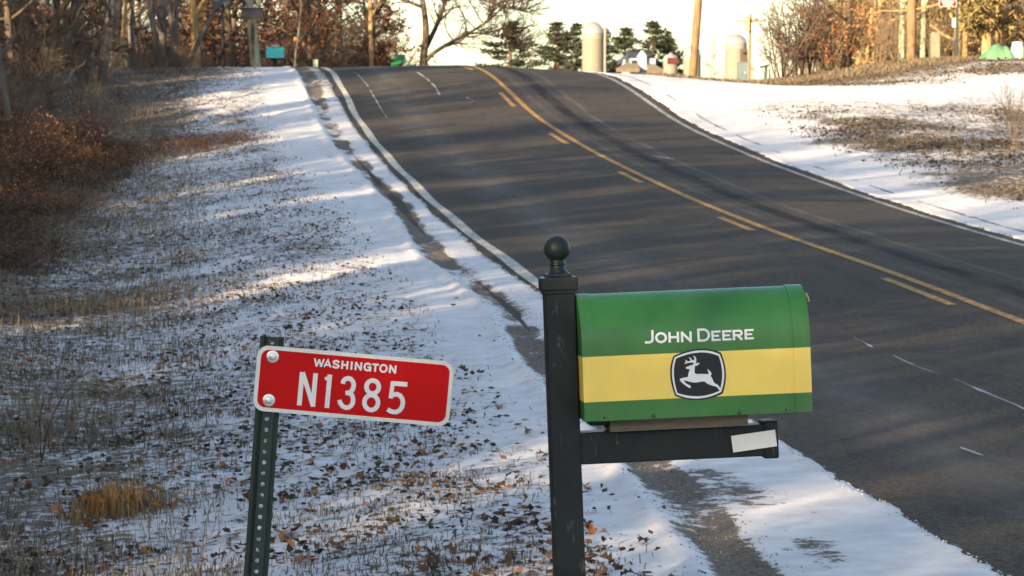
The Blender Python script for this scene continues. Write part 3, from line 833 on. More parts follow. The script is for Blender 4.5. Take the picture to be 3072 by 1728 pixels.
def cards(rs, centers, size, spread, droop=0.0, aspect=0.55, curl=0.25):
    """small bent leaves: two quads sharing a midrib; returns verts, quads, tint"""
    n = len(centers)
    d = rs.normal(0, 1, (n, 3)); d[:, 2] -= droop; d /= np.linalg.norm(d, axis=1)[:, None]
    u = np.cross(d, rs.normal(0, 1, (n, 3))); u /= np.linalg.norm(u, axis=1)[:, None] + 1e-9
    w = np.cross(d, u)
    s = (size * rs.uniform(0.6, 1.35, n))[:, None]
    c = centers + rs.normal(0, 1, (n, 3)) * spread
    a = c; t = c + d * s
    m = c + d * s * 0.5
    l = m + u * s * aspect * 0.5 + w * s * curl * rs.uniform(-1, 1, (n, 1))
    r = m - u * s * aspect * 0.5 + w * s * curl * rs.uniform(-1, 1, (n, 1))
    V = np.stack([a, l, t, r], 1).reshape(-1, 3)
    F = np.arange(4 * n).reshape(n, 4)
    return V, F, rs.random(n)

def tri2(F):                      # folded along the midrib, as triangles
    return np.concatenate([F[:, [0, 1, 2]], F[:, [0, 2, 3]]])

def plant_meshes(name, seed, P, trunk_levels, sides, trunk_mat, twig_mat, leaf=None, lean=(0, 0)):
    rs = np.random.default_rng(seed)
    tubes, tips = grow(rs, P, lean=lean)
    out = {}
    tv, tf = tubes_mesh([t for t in tubes if t[2] < trunk_levels], sides)
    if len(tf): out['trunk'] = mesh_np('trunk', tv, tf, trunk_mat, smooth=True, make=False)
    cv, cf = tubes_mesh([t for t in tubes if t[2] >= trunk_levels], sides)
    if leaf:
        mat, per, size, spread, droop, frac = leaf
        cen = []
        for pts, dd in tips:
            if rs.random() > frac: continue
            kk = rs.integers(max(1, per // 2), per + 1)
            t = rs.random(kk) * (len(pts) - 1); i0 = t.astype(int); fr = (t - i0)[:, None]
            cen.append(pts[i0] * (1 - fr) + pts[np.minimum(i0 + 1, len(pts) - 1)] * fr)
        lv, lf, lt = cards(rs, np.concatenate(cen), size, spread, droop)
        tq = np.concatenate([cf[:, [0, 1, 2]], cf[:, [0, 2, 3]]]) if len(cf) else np.zeros((0, 3), int)
        l3 = tri2(lf) + len(cv)
        V = np.concatenate([cv, lv]); F = np.concatenate([tq, l3])
        out['crown'] = mesh_np('crown', V, F, [twig_mat, mat], midx=np.r_[np.zeros(len(tq)), np.ones(len(l3))], tint=np.r_[np.zeros(len(tq)), lt, lt], make=False)
    elif len(cf):
        out['crown'] = mesh_np('crown', cv, cf, twig_mat, make=False)
    return out

def place_plant(name, meshes, x, y, rz, sc, label, cat, group=None, z=None, lean=0.0, names=None):
    o = empty(name, (x, y, (gz(x, y) if z is None else z) - 0.03), (lean * math.cos(rz), lean * math.sin(rz), rz))
    o.scale = (sc, sc, sc) if not isinstance(sc, tuple) else sc
    tag(o, label, cat, group)
    for part, me in meshes.items():
        link(bpy.data.objects.new((names or {}).get(part, part), me), o)
    return o

L = lambda **k: k
# tall bare tree
P_tree = [L(L=8.5, r=0.115, seg=9, wander=0.045, up=0.02, tip=0.25),
          L(num=(13, 17), start=0.16, ang=58, ang_v=12, ratio=0.40, fall=0.55, rr=0.42, rmin=0.012, seg=6, wander=0.13, up=0.05, tip=0.3),
          L(num=(6, 9), start=0.2, ang=45, ang_v=14, ratio=0.42, fall=0.4, rr=0.42, rmin=0.006, seg=4, wander=0.16, up=0.03, tip=0.4),
          L(num=(4, 7), start=0.2, ang=42, ang_v=16, ratio=0.45, fall=0.3, rr=0.5, rmin=0.0035, seg=3, wander=0.18, up=0.03, tip=0.5)]
# slender pole tree
P_pole = [L(L=7.5, r=0.06, seg=8, wander=0.05, up=0.02, tip=0.25),
          L(num=(9, 13), start=0.22, ang=50, ang_v=12, ratio=0.30, fall=0.4, rr=0.4, rmin=0.007, seg=5, wander=0.13, up=0.06, tip=0.35),
          L(num=(4, 7), start=0.2, ang=42, ang_v=14, ratio=0.45, fall=0.4, rr=0.45, rmin=0.004, seg=3, wander=0.16, up=0.03, tip=0.5)]
# twiggy shrub
P_shrub = [L(L=2.6, r=0.016, seg=7, wander=0.10, up=0.0, tip=0.3, stems=11, splay=0.30, foot=0.20),
           L(num=(5, 8), start=0.15, ang=36, ang_v=14, ratio=0.42, fall=0.4, rr=0.6, rmin=0.005, seg=4, wander=0.16, up=0.02, tip=0.5),
           L(num=(3, 6), start=0.15, ang=40, ang_v=16, ratio=0.5, fall=0.3, rr=0.6, rmin=0.0028, seg=3, wander=0.2, up=0.02, tip=0.6)]
P_brush = [L(L=1.25, r=0.0075, seg=5, wander=0.12, up=0.0, tip=0.4, stems=46, splay=0.34, foot=0.32),
           L(num=(5, 8), start=0.25, ang=40, ang_v=14, ratio=0.40, fall=0.3, rr=0.6, rmin=0.003, seg=3, wander=0.2, up=0.02, tip=0.6)]
P_oak = [L(L=6.5, r=0.12, seg=8, wander=0.06, up=0.02, tip=0.3),
         L(num=(13, 17), start=0.08, ang=66, ang_v=14, ratio=0.42, fall=0.5, rr=0.42, rmin=0.012, seg=6, wander=0.15, up=0.03, tip=0.3),
         L(num=(6, 8), start=0.2, ang=48, ang_v=14, ratio=0.42, fall=0.4, rr=0.45, rmin=0.006, seg=4, wander=0.18, up=0.0, tip=0.4),
         L(num=(3, 5), start=0.2, ang=45, ang_v=16, ratio=0.45, fall=0.3, rr=0.5, rmin=0.0035, seg=3, wander=0.2, up=0.0, tip=0.5)]
TREE = [plant_meshes('t', 11 + i, P_tree, 2, (8, 5, 3, 3), M['bark_grey'] if i != 1 else M['bark_brown'], M['twig']) for i in range(3)]
POLE = [plant_meshes('p', 31 + i, P_pole, 1, (7, 4, 3), M['bark_grey'] if i else M['bark_brown'], M['twig']) for i in range(3)]
SHRUB = [plant_meshes('s', 51 + i, P_shrub, 1, (4, 3, 3), [M['twig'], M['twig_dark'], M['twig_tan']][i], [M['twig'], M['twig_dark'], M['twig_tan']][i]) for i in range(3)]
RUST = [plant_meshes('r', 71 + i, P_brush, 1, (3, 3), M['twig_dark'], M['twig_dark'], (M['leaf_rust'] if i == 0 else M['leaf_maroon'], 4, 0.05, 0.02, 0.5, 0.9)) for i in range(2)]
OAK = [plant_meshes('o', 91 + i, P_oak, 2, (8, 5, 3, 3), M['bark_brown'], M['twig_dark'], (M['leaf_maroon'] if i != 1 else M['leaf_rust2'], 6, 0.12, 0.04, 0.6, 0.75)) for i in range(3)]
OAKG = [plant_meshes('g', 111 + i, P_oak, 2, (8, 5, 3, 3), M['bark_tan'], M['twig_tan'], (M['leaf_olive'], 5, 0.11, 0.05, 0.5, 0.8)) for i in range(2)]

def pine_meshes(seed, H, needle, mat_bark, card=0.30, dens=1.0, spreadw=0.22, open_=0.0):
    rs = np.random.default_rng(seed)
    tub = [(np.array([[0, 0, 0], [0.004 * H * rs.normal(), 0, H * 0.5], [0, 0, H]]), np.array([0.018 * H, 0.011 * H, 0.002 * H]), 0)]
    br = []; cen = []
    z = 0.10 * H
    while z < H * 0.985:
        t = z / H
        Lb = H * spreadw * ((1 - t) ** 0.95) * (0.65 + 0.35 * min(1, t / 0.25)) * rs.uniform(0.75, 1.2) + 0.008 * H
        for k in range(rs.integers(3, 6)):
            a = rs.random() * 2 * math.pi; l = Lb * rs.uniform(0.55, 1.2)
            up = rs.uniform(-0.02, 0.22) + 0.55 * t ** 2
            d = np.array([math.cos(a), math.sin(a), up])
            p0 = np.array([0, 0, z]); pm = p0 + d * l * 0.55; p1 = p0 + d * l + np.array([0, 0, 0.05 * l])
            pts = np.array([p0, pm, p1]); br.append((pts, np.array([0.006 * H, 0.004 * H, 0.0012 * H]) * (1.1 - t), 1))
            nn_ = int(dens * (8 + 30 * l / (H * spreadw)))
            tt = (rs.random(nn_) ** (0.75 - 0.3 * open_) * 0.85 + 0.18)[:, None]
            wd = (0.24 * l * (1.1 - tt) + 0.008 * H)
            cen.append(p0 + (p1 - p0) * tt + rs.normal(0, 1, (nn_, 3)) * np.array([1, 1, 0.16]) * wd * (1 - 0.35 * open_))
        z += H * rs.uniform(0.035, 0.06) * (1 + 0.35 * open_)
    V, F, T = cards(rs, np.concatenate(cen), card, card * 0.2, -0.5, 0.26, 0.12)
    cv, cf = tubes_mesh(br, (4, 3))
    tq = np.concatenate([cf[:, [0, 1, 2]], cf[:, [0, 2, 3]]]); l3 = tri2(F) + len(cv)
    tv, tf = tubes_mesh(tub, (8,))
    return {'trunk': mesh_np('trunk', tv, tf, mat_bark, smooth=True, make=False),
            'crown': mesh_np('crown', np.concatenate([cv, V]), np.concatenate([tq, l3]), [mat_bark, needle], midx=np.r_[np.zeros(len(tq)), np.ones(len(l3))], tint=np.r_[np.zeros(len(tq)), T, T], make=False)}
PINE = [pine_meshes(131 + i, 12.0, M['needle_far'], M['bark_brown'], 0.45, 5.0, 0.34, 0.6) for i in range(3)]
PINED = [pine_meshes(171 + i, 9.0, M['needle'], M['bark_brown'], 0.42, 2.2, 0.26) for i in range(2)]
PINEG = [pine_meshes(151 + i, 9.0, M['needle_sun'], M['bark_tan'], 0.20, 5.5, 0.22) for i in range(2)]

def wood_edge(Y):
    return float(np.interp(Y, [0, 10, 30, 45, 54, 65, 76, 84, 100], [-2.2, -1.9, -1.75, -1.25, -1.0, -0.3, 0.5, 0.9, 1.2]))

rp = np.random.default_rng(5)
def usee(x, y): return (x / y * FPX + XV) / 1.19255
# --- woods that shade the road, left of the camera and behind it
used = []
def free(x, y, r):
    for a, b_, c in used:
        if (a - x) ** 2 + (b_ - y) ** 2 < (r + c) ** 2 * 0.25: return False
    used.append((x, y, r)); return True
cnt = 0
for _ in range(6000):
    if cnt >= 96: break
    y = rp.uniform(-42, 60) if cnt < 45 else rp.uniform(-6, 52); x = wood_edge(y) - 1.2 - abs(rp.normal(0, 1)) * 9
    if y > -3: x = min(x, -0.0524 * y - 2.6)
    if x < -26 or not free(x, y, 1.9): continue
    t = rp.random()
    sc = rp.uniform(0.55, 0.75) if y > 46 else rp.uniform(0.75, 1.15)
    if t < (0.6 if y < 46 else 0.15): place_plant('bare_tree', TREE[rp.integers(3)], x - (1.5 if y > -3 else 0), y, rp.random() * 6.28, sc, 'bare grey-brown tree standing in the shaded woods along the near side', 'tree', 'bare trees of the roadside woods', lean=rp.normal(0, 0.03))
    else: place_plant('slender_tree', POLE[rp.integers(3)], x, y, rp.random() * 6.28, sc, 'slender bare tree standing in the shaded woods along the near side', 'tree', 'slender trees of the roadside woods', lean=rp.normal(0, 0.04))
    cnt += 1
for i in range(46):  # tall trees added out of view to shade the field across the road
    y = rp.uniform(-12, 36); x = -9.0 - rp.random() * 17
    place_plant('tall_tree', TREE[rp.integers(3)], x, y, rp.random() * 6.28, rp.uniform(1.2, 1.65), 'tall bare tree added out of view to shade the field across the road', 'tree', 'tall trees added to shade the field', lean=rp.normal(0, 0.03))
# evergreens added out of view to block the sun; heights leave the road lit
cnt = 0
for _ in range(6000):
    if cnt >= 150: break
    y = rp.uniform(-50, 108); x = -5.0 - rp.random() * 22
    if y > -3 and x > -0.0524 * y - 3.2: continue
    if -5 < y < 5: continue
    if not free(x, y, 1.7): continue
    if y < -13: sc = rp.uniform(0.85, 1.15)
    elif y > 52: sc = rp.uniform(4.5, 7.0) / 9.0 * (1.0 if x < -8 else 0.6)
    else: sc = 0.194 * (3.0 - x) / 0.6 * (rp.uniform(0.9, 1.3) if rp.random() < 0.86 or y > 44 else rp.uniform(1.5, 2.3)) / 9.0
    place_plant('pine_tree', PINED[rp.integers(2)], x, y, rp.random() * 6.28, (max(sc, 0.34), max(sc, 0.34), sc), 'dark evergreen added out of view to block the sun', 'tree', 'evergreens added to block the sun'); cnt += 1
for i in range(44):  # shrubs added outside the frame to keep low sun off the verge
    y = rp.uniform(-14, 58); x = min(wood_edge(y) - 1.0, -0.0524 * y - 1.9) - rp.random() * 3.5
    if abs(y) < 3 and x > -3: continue
    place_plant('shrub', SHRUB[rp.integers(2)], x, y, rp.random() * 6.28, rp.uniform(0.75, 1.0) * (1.3 if y < 0 else 0.85), 'twiggy shrub added outside the frame to keep sun off the near verge', 'shrub', 'shrubs added to shade the verge', names={'trunk': 'stems', 'crown': 'twigs'})
# --- woods in view, up to and beyond the crest on the left
def woods_x(Y):      # right-hand limit of the left woods
    return float(np.interp(Y, [55, 76, 84, 95, 105, 115, 135], [-1.2, 0.2, 0.6, 1.4, 4.6, 6.4, 7.6]))
cnt = 0
for _ in range(6000):
    if cnt >= 120: break
    y = rp.uniform(58, 112) if cnt < 55 else rp.uniform(112, 150); x = woods_x(y) - 0.6 - rp.random() ** 1.2 * 20
    if x < -0.0524 * y - 4: continue
    if y < 112 and 590 < usee(x, y) < 1050 or x > wood_edge(min(y, 84)) - 2.2 and y < 90: continue
    if not free(x, y, 1.5): continue
    t = rp.random(); rz = rp.random() * 6.28
    leafy = y > 92 and x > -0.5
    if leafy and t < 0.85: place_plant('oak_tree', OAK[rp.integers(3)], x, y, rz, rp.uniform(0.7, 1.05), 'oak holding its dark maroon-brown leaves beyond the crest', 'tree', 'brown-leaved oaks beyond the crest')
    elif t < 0.16: place_plant('oak_tree', OAK[rp.integers(3)], x, y, rz, rp.uniform(0.6, 0.9), 'oak with withered brown leaves among the bare trees on the near side', 'tree', 'brown-leaved oaks in the near-side woods')
    elif t < 0.6: place_plant('bare_tree', TREE[rp.integers(3)], x, y, rz, rp.uniform(0.75, 1.15), 'bare grey tree in the woods where the road tops the rise', 'tree', 'bare trees at the rise', lean=rp.normal(0, 0.05))
    else: place_plant('slender_tree', POLE[rp.integers(3)], x, y, rz, rp.uniform(0.8, 1.2), 'slender bare tree in the woods where the road tops the rise', 'tree', 'slender trees at the rise', lean=rp.normal(0, 0.09))
    cnt += 1
# --- thicket along the wood edge
cnt = 0
for i in range(250):
    y = rp.uniform(34, 66) if i < 70 else rp.uniform(66, 92) if i < 150 else rp.uniform(112, 146)
    e = wood_edge(y) if y < 90 else woods_x(y)
    back = rp.random() ** 1.2 * (6.0 if y < 90 else 12)
    x = e - (0.5 if y > 60 else 1.2) - back
    if y < 112 and 590 < usee(x, y) < 1050: continue
    if x < -0.0524 * y - 3.0: continue
    k = rp.integers(3) if y < 100 else rp.integers(2)
    if y > 100: back = 6.0
    sc = rp.uniform(0.7, 1.25) * float(np.interp(back, [0, 1.5, 3.5, 8], [0.15, 0.30, 0.75, 1.1]))
    zone = (' shrub in the thicket behind the rust-brown brush', ' thicket shrubs') if y < 66 else (' low scrub along the rise below the black mailbox', ' scrub on the rise') if y < 100 else (' undergrowth under the oaks beyond the crest', ' undergrowth beyond the crest')
    place_plant('shrub', SHRUB[k], x, y, rp.random() * 6.28, sc, ['tangled grey-brown', 'dark twiggy', 'tan twiggy'][k] + zone[0], 'shrub', ['grey-brown', 'dark', 'tan'][k] + zone[1], names={'trunk': 'stems', 'crown': 'twigs'})
# --- low rust-coloured brush in front of the thicket
for i in range(70):
    y = rp.uniform(37, 64); x = wood_edge(y) - 0.4 - rp.random() * 2.6 + rp.normal(0, 0.2)
    if x < -0.0524 * y - 0.8: continue
    k = 0 if rp.random() < 0.8 else 1
    place_plant('brush', RUST[k], x, y, rp.random() * 6.28, (0.85, 0.85, rp.uniform(0.16, 0.36) * (2.0 if x < wood_edge(y) - 1.3 else 1.0)), ['low rust-brown brush clump at the foot of the thicket', 'low maroon brush clump at the foot of the thicket'][k], 'shrub', ['rust-brown brush clumps', 'maroon brush clumps'][k], names={'trunk': 'stems', 'crown': 'foliage'})
for (u, v, Y, k, s_) in ((430, 420, 60, 1, 0.45), (500, 415, 60.5, 0, 0.42), (560, 400, 61, 1, 0.42), (520, 385, 62.5, 1, 0.40), (600, 385, 62, 0, 0.35), (460, 395, 62, 1, 0.4)):
    p = px(u, v, Y)
    place_plant('brush', RUST[k], p.x, Y, rp.random() * 6.28, (0.7, 0.7, s_ * 0.5), 'low dark-red brush patch out in the snow by the thicket', 'shrub', 'dark-red brush on the snow', names={'trunk': 'stems', 'crown': 'foliage'})

# --- right-hand woods, in full low sun
cnt = 0
for _ in range(4000):
    if cnt >= 84: break
    y = rp.uniform(88, 134); x = rp.uniform(15.5, 33)
    if x < 0.105 * y + 6.6 + (y - 87) * 0.06: continue
    if not free(x, y, 1.35): continue
    t = rp.random(); rz = rp.random() * 6.28
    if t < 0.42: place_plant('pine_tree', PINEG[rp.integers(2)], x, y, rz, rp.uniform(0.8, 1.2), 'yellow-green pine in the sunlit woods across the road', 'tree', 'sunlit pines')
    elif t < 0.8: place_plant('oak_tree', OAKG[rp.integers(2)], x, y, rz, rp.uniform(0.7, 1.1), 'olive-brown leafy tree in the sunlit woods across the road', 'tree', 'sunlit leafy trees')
    else: place_plant('bare_tree', TREE[rp.integers(3)], x, y, rz, rp.uniform(0.8, 1.1), 'bare tree in the sunlit woods across the road', 'tree', 'sunlit bare trees')
    cnt += 1
for i in range(26):
    y = rp.uniform(86, 104); x = rp.uniform(0.105 * y + 6.4, 27)
    place_plant('shrub', SHRUB[2], x, y, rp.random() * 6.28, rp.uniform(0.5, 0.85), 'tan twiggy undergrowth at the foot of the sunlit woods', 'shrub', 'sunlit undergrowth', names={'trunk': 'stems', 'crown': 'twigs'})
# ------------------------------------------------------------------ trees that stand out
def tube_tree(name, label, base, paths, mat, twigs=None, cat='tree', group=None):
    """a tree whose limbs follow given paths (list of (points, r0, r1)); twigs = (seed, count, length, material)"""
    o = empty(name, base); tag(o, label, cat, group)
    B = np.array(base)
    tb = []
    for pts, r0, r1 in paths:
        p = np.array(pts, float) - B
        # resample smoothly
        t = np.linspace(0, len(p) - 1, (len(p) - 1) * 4 + 1)
        q = np.stack([np.interp(t, np.arange(len(p)), p[:, i]) for i in range(3)], 1)
        for _ in range(3): q[1:-1] = (q[:-2] + 2 * q[1:-1] + q[2:]) / 4
        tb.append((q, np.linspace(r0, r1, len(q)), 0))
    tv, tf = tubes_mesh(tb, (9,))
    mesh_np('trunk', tv, tf, mat, o, smooth=True)
    if twigs:
        seed, num, ln, tm = twigs
        rs = np.random.default_rng(seed)
        Pt = [L(L=ln, r=0.022, seg=6, wander=0.16, up=0.02, tip=0.3),
              L(num=(7, 10), start=0.15, ang=45, ang_v=14, ratio=0.45, fall=0.4, rr=0.5, rmin=0.006, seg=4, wander=0.18, up=0.02, tip=0.4),
              L(num=(4, 7), start=0.15, ang=42, ang_v=16, ratio=0.5, fall=0.3, rr=0.55, rmin=0.004, seg=3, wander=0.2, up=0.0, tip=0.5)]
        allt = []
        for q, r, _ in tb[1:]:
            for j in range(num):
                i = rs.integers(len(q) // 4, len(q))
                d = rs.normal(0, 1, 3); d[2] = abs(d[2]) * 0.7
                d2 = q[min(i + 1, len(q) - 1)] - q[i - 1]; d = d / np.linalg.norm(d) * 0.9 + d2 / (np.linalg.norm(d2) + 1e-6) * 0.6
                tt, _t = grow(rs, Pt, base=q[i], lean=(d[0] / max(abs(d[2]), 0.25), d[1] / max(abs(d[2]), 0.25)))
                allt += tt
        cv, cf = tubes_mesh(allt, (4, 3, 3))
        mesh_np('crown', cv, cf, tm, o)
    return o

def P3(u, v, Y): return tuple(px(u, v, Y))
# big bare oak past the crest, its low limb arching over towards the sky
Y0 = 112.0
bx0 = px(1062, 180, Y0)
base = (bx0.x, Y0, gz(bx0.x, Y0) - 0.1)
tube_tree('oak_tree', 'dark bare oak whose low limb arches out against the sky', base,
          [([base, P3(1062, 150, Y0), P3(1072, 90, Y0), P3(1066, 20, Y0), P3(1040, -80, Y0 + .5), P3(1050, -220, Y0 + 1)], 0.14, 0.05),
           ([P3(1066, 158, Y0), P3(1085, 135, Y0), P3(1130, 108, Y0 - .5), P3(1175, 85, Y0 - 1), P3(1215, 62, Y0 - 1.4), P3(1262, 22, Y0 - 2), P3(1300, -25, Y0 - 2)], 0.075, 0.02),
           ([P3(1070, 120, Y0), P3(1100, 60, Y0 + .5), P3(1122, 0, Y0 + 1), P3(1135, -90, Y0 + 1.5)], 0.085, 0.035),
           ([P3(1175, 85, Y0 - 1), P3(1215, 82, Y0 - 1), P3(1260, 95, Y0 - 1), P3(1300, 120, Y0 - 1)], 0.035, 0.012),
           ([P3(1122, 0, Y0 + 1), P3(1190, -10, Y0 + 1), P3(1260, 15, Y0 + 1), P3(1320, 30, Y0 + 1.5)], 0.05, 0.012),
           ([P3(1215, 62, Y0 - 1.4), P3(1240, 30, Y0 - 1), P3(1250, -20, Y0 - .5)], 0.035, 0.015),
           ([P3(1066, 20, Y0), P3(1010, 0, Y0), P3(960, -40, Y0)], 0.06, 0.02)],
          M['bark_brown'], (301, 24, 1.3, M['twig_dark']))
# pale leaning sapling at the crest
s0 = px(739, 176, 87)
base = (s0.x, 87.0, gz(s0.x, 87) - 0.1)
tube_tree('sapling', 'thin pale sapling standing between the turquoise and dark mailboxes and the oaks', base,
          [([base, P3(742, 140, 87), P3(752, 70, 87), P3(758, 0, 87), P3(764, -90, 87)], 0.030, 0.014), ([P3(757, 10, 87), P3(735, -25, 87), P3(722, -60, 87)], 0.012, 0.006), ([P3(746, 110, 87), P3(768, 85, 87), P3(780, 55, 87)], 0.010, 0.004)],
          M['bark_pale'], (305, 1, 0.5, M['twig_tan']))
# trunks one can tell apart at the rise
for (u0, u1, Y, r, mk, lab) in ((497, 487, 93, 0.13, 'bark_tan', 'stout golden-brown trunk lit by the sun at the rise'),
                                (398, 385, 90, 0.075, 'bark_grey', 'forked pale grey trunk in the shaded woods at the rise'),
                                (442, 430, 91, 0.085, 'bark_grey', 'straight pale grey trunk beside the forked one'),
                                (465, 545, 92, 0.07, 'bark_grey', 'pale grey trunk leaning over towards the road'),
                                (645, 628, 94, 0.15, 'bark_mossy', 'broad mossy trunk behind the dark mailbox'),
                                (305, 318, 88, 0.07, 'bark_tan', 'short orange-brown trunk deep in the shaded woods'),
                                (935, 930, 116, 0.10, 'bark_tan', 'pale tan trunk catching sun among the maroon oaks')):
    p = px(u0, 176, Y); zb = gz(p.x, Y) - 0.1; bs = (p.x, Y, zb)
    du = u1 - u0
    paths = [([bs, P3(u0 + du * .4, 110, Y), P3(u0 + du, 20, Y), P3(u0 + du * 1.8, -110, Y), P3(u0 + du * 2.0, -330, Y)], r, r * 0.35)]
    paths += [([P3(u0 + du * .8, 45, Y), P3(u0 + du + 45, -30, Y), P3(u0 + du + 70, -120, Y)], r * .45, r * .15),
              ([P3(u0 + du, 0, Y), P3(u0 + du - 50, -70, Y + .4), P3(u0 + du - 75, -170, Y + .5)], r * .45, r * .15)]
    if u0 == 398: paths.append(([P3(395, 110, Y), P3(382, 60, Y), P3(375, 0, Y), P3(368, -120, Y)], r * .7, r * .3))
    tube_tree('bare_tree', lab, bs, paths, M[mk], (310 + u0, 6, 0.9, M['twig']))
# young oak branches with orange leaves caught by the sun
P_spray = [L(L=1.9, r=0.022, seg=6, wander=0.08, up=0.02, tip=0.4, stems=2, splay=0.16, foot=0.04),
           L(num=(7, 10), start=0.45, ang=52, ang_v=14, ratio=0.40, fall=0.3, rr=0.5, rmin=0.006, seg=4, wander=0.18, up=0.0, tip=0.4),
           L(num=(3, 5), start=0.2, ang=45, ang_v=16, ratio=0.5, fall=0.3, rr=0.5, rmin=0.004, seg=3, wander=0.2, up=-0.02, tip=0.5)]
SPRAY = [plant_meshes('y', 191 + i, P_spray, 1, (5, 3, 3), M['bark_brown'], M['twig_dark'], (M['leaf_orange'] if i == 0 else M['leaf_rust'], 5, 0.12, 0.04, 0.8, 0.85)) for i in range(2)]
for (u, v, Y, sc, k, lab) in ((795, 120, 98, 0.95, 0, 'young oak with glowing orange leaves right of the pale sapling'),
                              (1165, 60, 118, 1.25, 1, 'young oak with orange leaves in front of the big bare oak')):
    p = px(u if u < 1000 else 1135 - 0, 176, Y); zz = gz(p.x, Y)
    pp = px({795: 795, 1165: 985}[u], 176, Y)
    place_plant('young_oak', SPRAY[k], pp.x, Y, 1.0 + k, sc, lab, 'tree', z=gz(pp.x, Y), names={'trunk': 'stems', 'crown': 'foliage'})
for (u, v, Y, sc, k, lab) in ((2075, 190, 89, 0.42, 1, 'small red-leaved oak shrub at the edge of the sunlit woods'),
                              (2120, 190, 90, 0.55, 1, 'taller red-leaved oak shrub beside the utility pole across the road'),
                              (2175, 180, 90, 0.75, 1, 'tallest red-leaved oak shrub in front of the sunlit woods')):
    p = px(u, v, Y)
    place_plant('oak_shrub', SPRAY[k], p.x, Y, 2.0 + k, sc, lab, 'shrub', names={'trunk': 'stems', 'crown': 'foliage'})
# dark bush beside the sunlit woods
P_bush = [L(L=2.5, r=0.03, seg=7, wander=0.09, up=0.02, tip=0.3, stems=13, splay=0.24, foot=0.22),
          L(num=(7, 10), start=0.12, ang=40, ang_v=14, ratio=0.34, fall=0.3, rr=0.6, rmin=0.007, seg=4, wander=0.18, up=0.02, tip=0.5),
          L(num=(4, 6), start=0.15, ang=42, ang_v=16, ratio=0.5, fall=0.3, rr=0.6, rmin=0.004, seg=3, wander=0.2, up=0.02, tip=0.6)]
BUSH = plant_meshes('b', 211, P_bush, 1, (5, 3, 3), M['twig_dark'], M['twig_dark'], (M['leaf_maroon'], 3, 0.06, 0.03, 0.3, 0.7))
for (u, Y, sc, lab) in ((1985, 89, 0.80, 'dark tangled bush at the left end of the sunlit woods'), (2035, 91, 0.92, 'tall dark-brown bush crowding against the sunlit woods'), (2105, 93, 0.95, 'brown bush behind the red-leaved oak shrubs')):
    p = px(u, 190, Y)
    place_plant('bush', BUSH, p.x, Y, u * 0.7, sc, lab, 'shrub', names={'trunk': 'stems', 'crown': 'twigs'})
for (u, Y, sc, k, lab) in ((2572, 61, 0.42, 1, 'dark twiggy bush at the right edge of the snowy field'), (2590, 58.5, 0.40, 0, 'grey twiggy bush at the right edge of the snowy field')):
    p = px(u, 300, Y)
    place_plant('shrub', SHRUB[k], p.x, Y, u * 0.3, sc, lab, 'shrub', names={'trunk': 'stems', 'crown': 'twigs'})
# trunks in the sunlit woods
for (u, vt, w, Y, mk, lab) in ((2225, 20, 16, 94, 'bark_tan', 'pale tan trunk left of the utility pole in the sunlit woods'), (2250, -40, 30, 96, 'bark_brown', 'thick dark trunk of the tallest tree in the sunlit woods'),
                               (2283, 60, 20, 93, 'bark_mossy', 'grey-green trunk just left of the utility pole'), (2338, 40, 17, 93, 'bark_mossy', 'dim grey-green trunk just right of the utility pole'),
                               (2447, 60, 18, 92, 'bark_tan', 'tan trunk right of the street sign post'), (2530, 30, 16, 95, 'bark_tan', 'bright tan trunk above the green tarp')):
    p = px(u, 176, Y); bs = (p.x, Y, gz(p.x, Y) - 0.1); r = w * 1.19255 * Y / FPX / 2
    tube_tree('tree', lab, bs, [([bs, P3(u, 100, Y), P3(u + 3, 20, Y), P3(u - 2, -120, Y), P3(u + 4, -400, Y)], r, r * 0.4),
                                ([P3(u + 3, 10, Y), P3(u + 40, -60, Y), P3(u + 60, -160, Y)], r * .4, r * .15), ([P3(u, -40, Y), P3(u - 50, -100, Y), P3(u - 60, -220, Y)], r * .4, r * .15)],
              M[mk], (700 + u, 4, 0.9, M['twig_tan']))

# ------------------------------------------------------------------ pines and bare trees by the farm
for (u, vtop, Y, wpx, k, lab) in ((1283, 58, 330, 118, 0, 'dark pine beside the bare oak limb at the end of the road'), (1403, 52, 430, 108, 1, 'tall pine left of the tall silo'),
                                  (1452, 58, 470, 90, 2, 'pine half hidden behind the tall silo'), (1522, 72, 480, 70, 0, 'narrow pine just right of the tall silo'), (1574, 66, 450, 104, 1, 'ragged pine above the blue farmhouse'),
                                  (1644, 52, 460, 112, 2, 'broad pine right of the blue farmhouse'), (1686, 80, 490, 60, 0, 'small pine at the end of the farm row')):
    p = px(u, vtop, Y); zb = float(ground_base(p.x, Y)); H = p.z - zb
    sxy = 2.3 * wpx * 1.19255 * Y / FPX / 7.6
    place_plant('pine_tree', PINE[k], p.x, Y, u * 0.9, (sxy, sxy, H / 12.0), lab, 'tree', z=zb)
for (u, vtop, Y, wpx, k, lab) in ((1803, 62, 610, 56, 0, 'reddish bare tree between the utility pole and the right silo'), (1850, 48, 700, 80, 1, 'round grey bare tree rising behind the right silo'), (1718, 72, 660, 55, 2, 'faint bare tree left of the utility pole'), (1335, 105, 300, 60, 1, 'thin bare sapling beside the dark pine'), (1915, 58, 400, 60, 0, 'pale bare tree behind the thin utility pole')):
    p = px(u, vtop, Y); zb = float(ground_base(p.x, Y)); H = p.z - zb
    sxy = wpx * 1.19255 * Y / FPX / 4.6
    place_plant('bare_tree', TREE[k], p.x, Y, u * 0.9, (sxy, sxy, H / 8.6), lab, 'tree', z=zb)

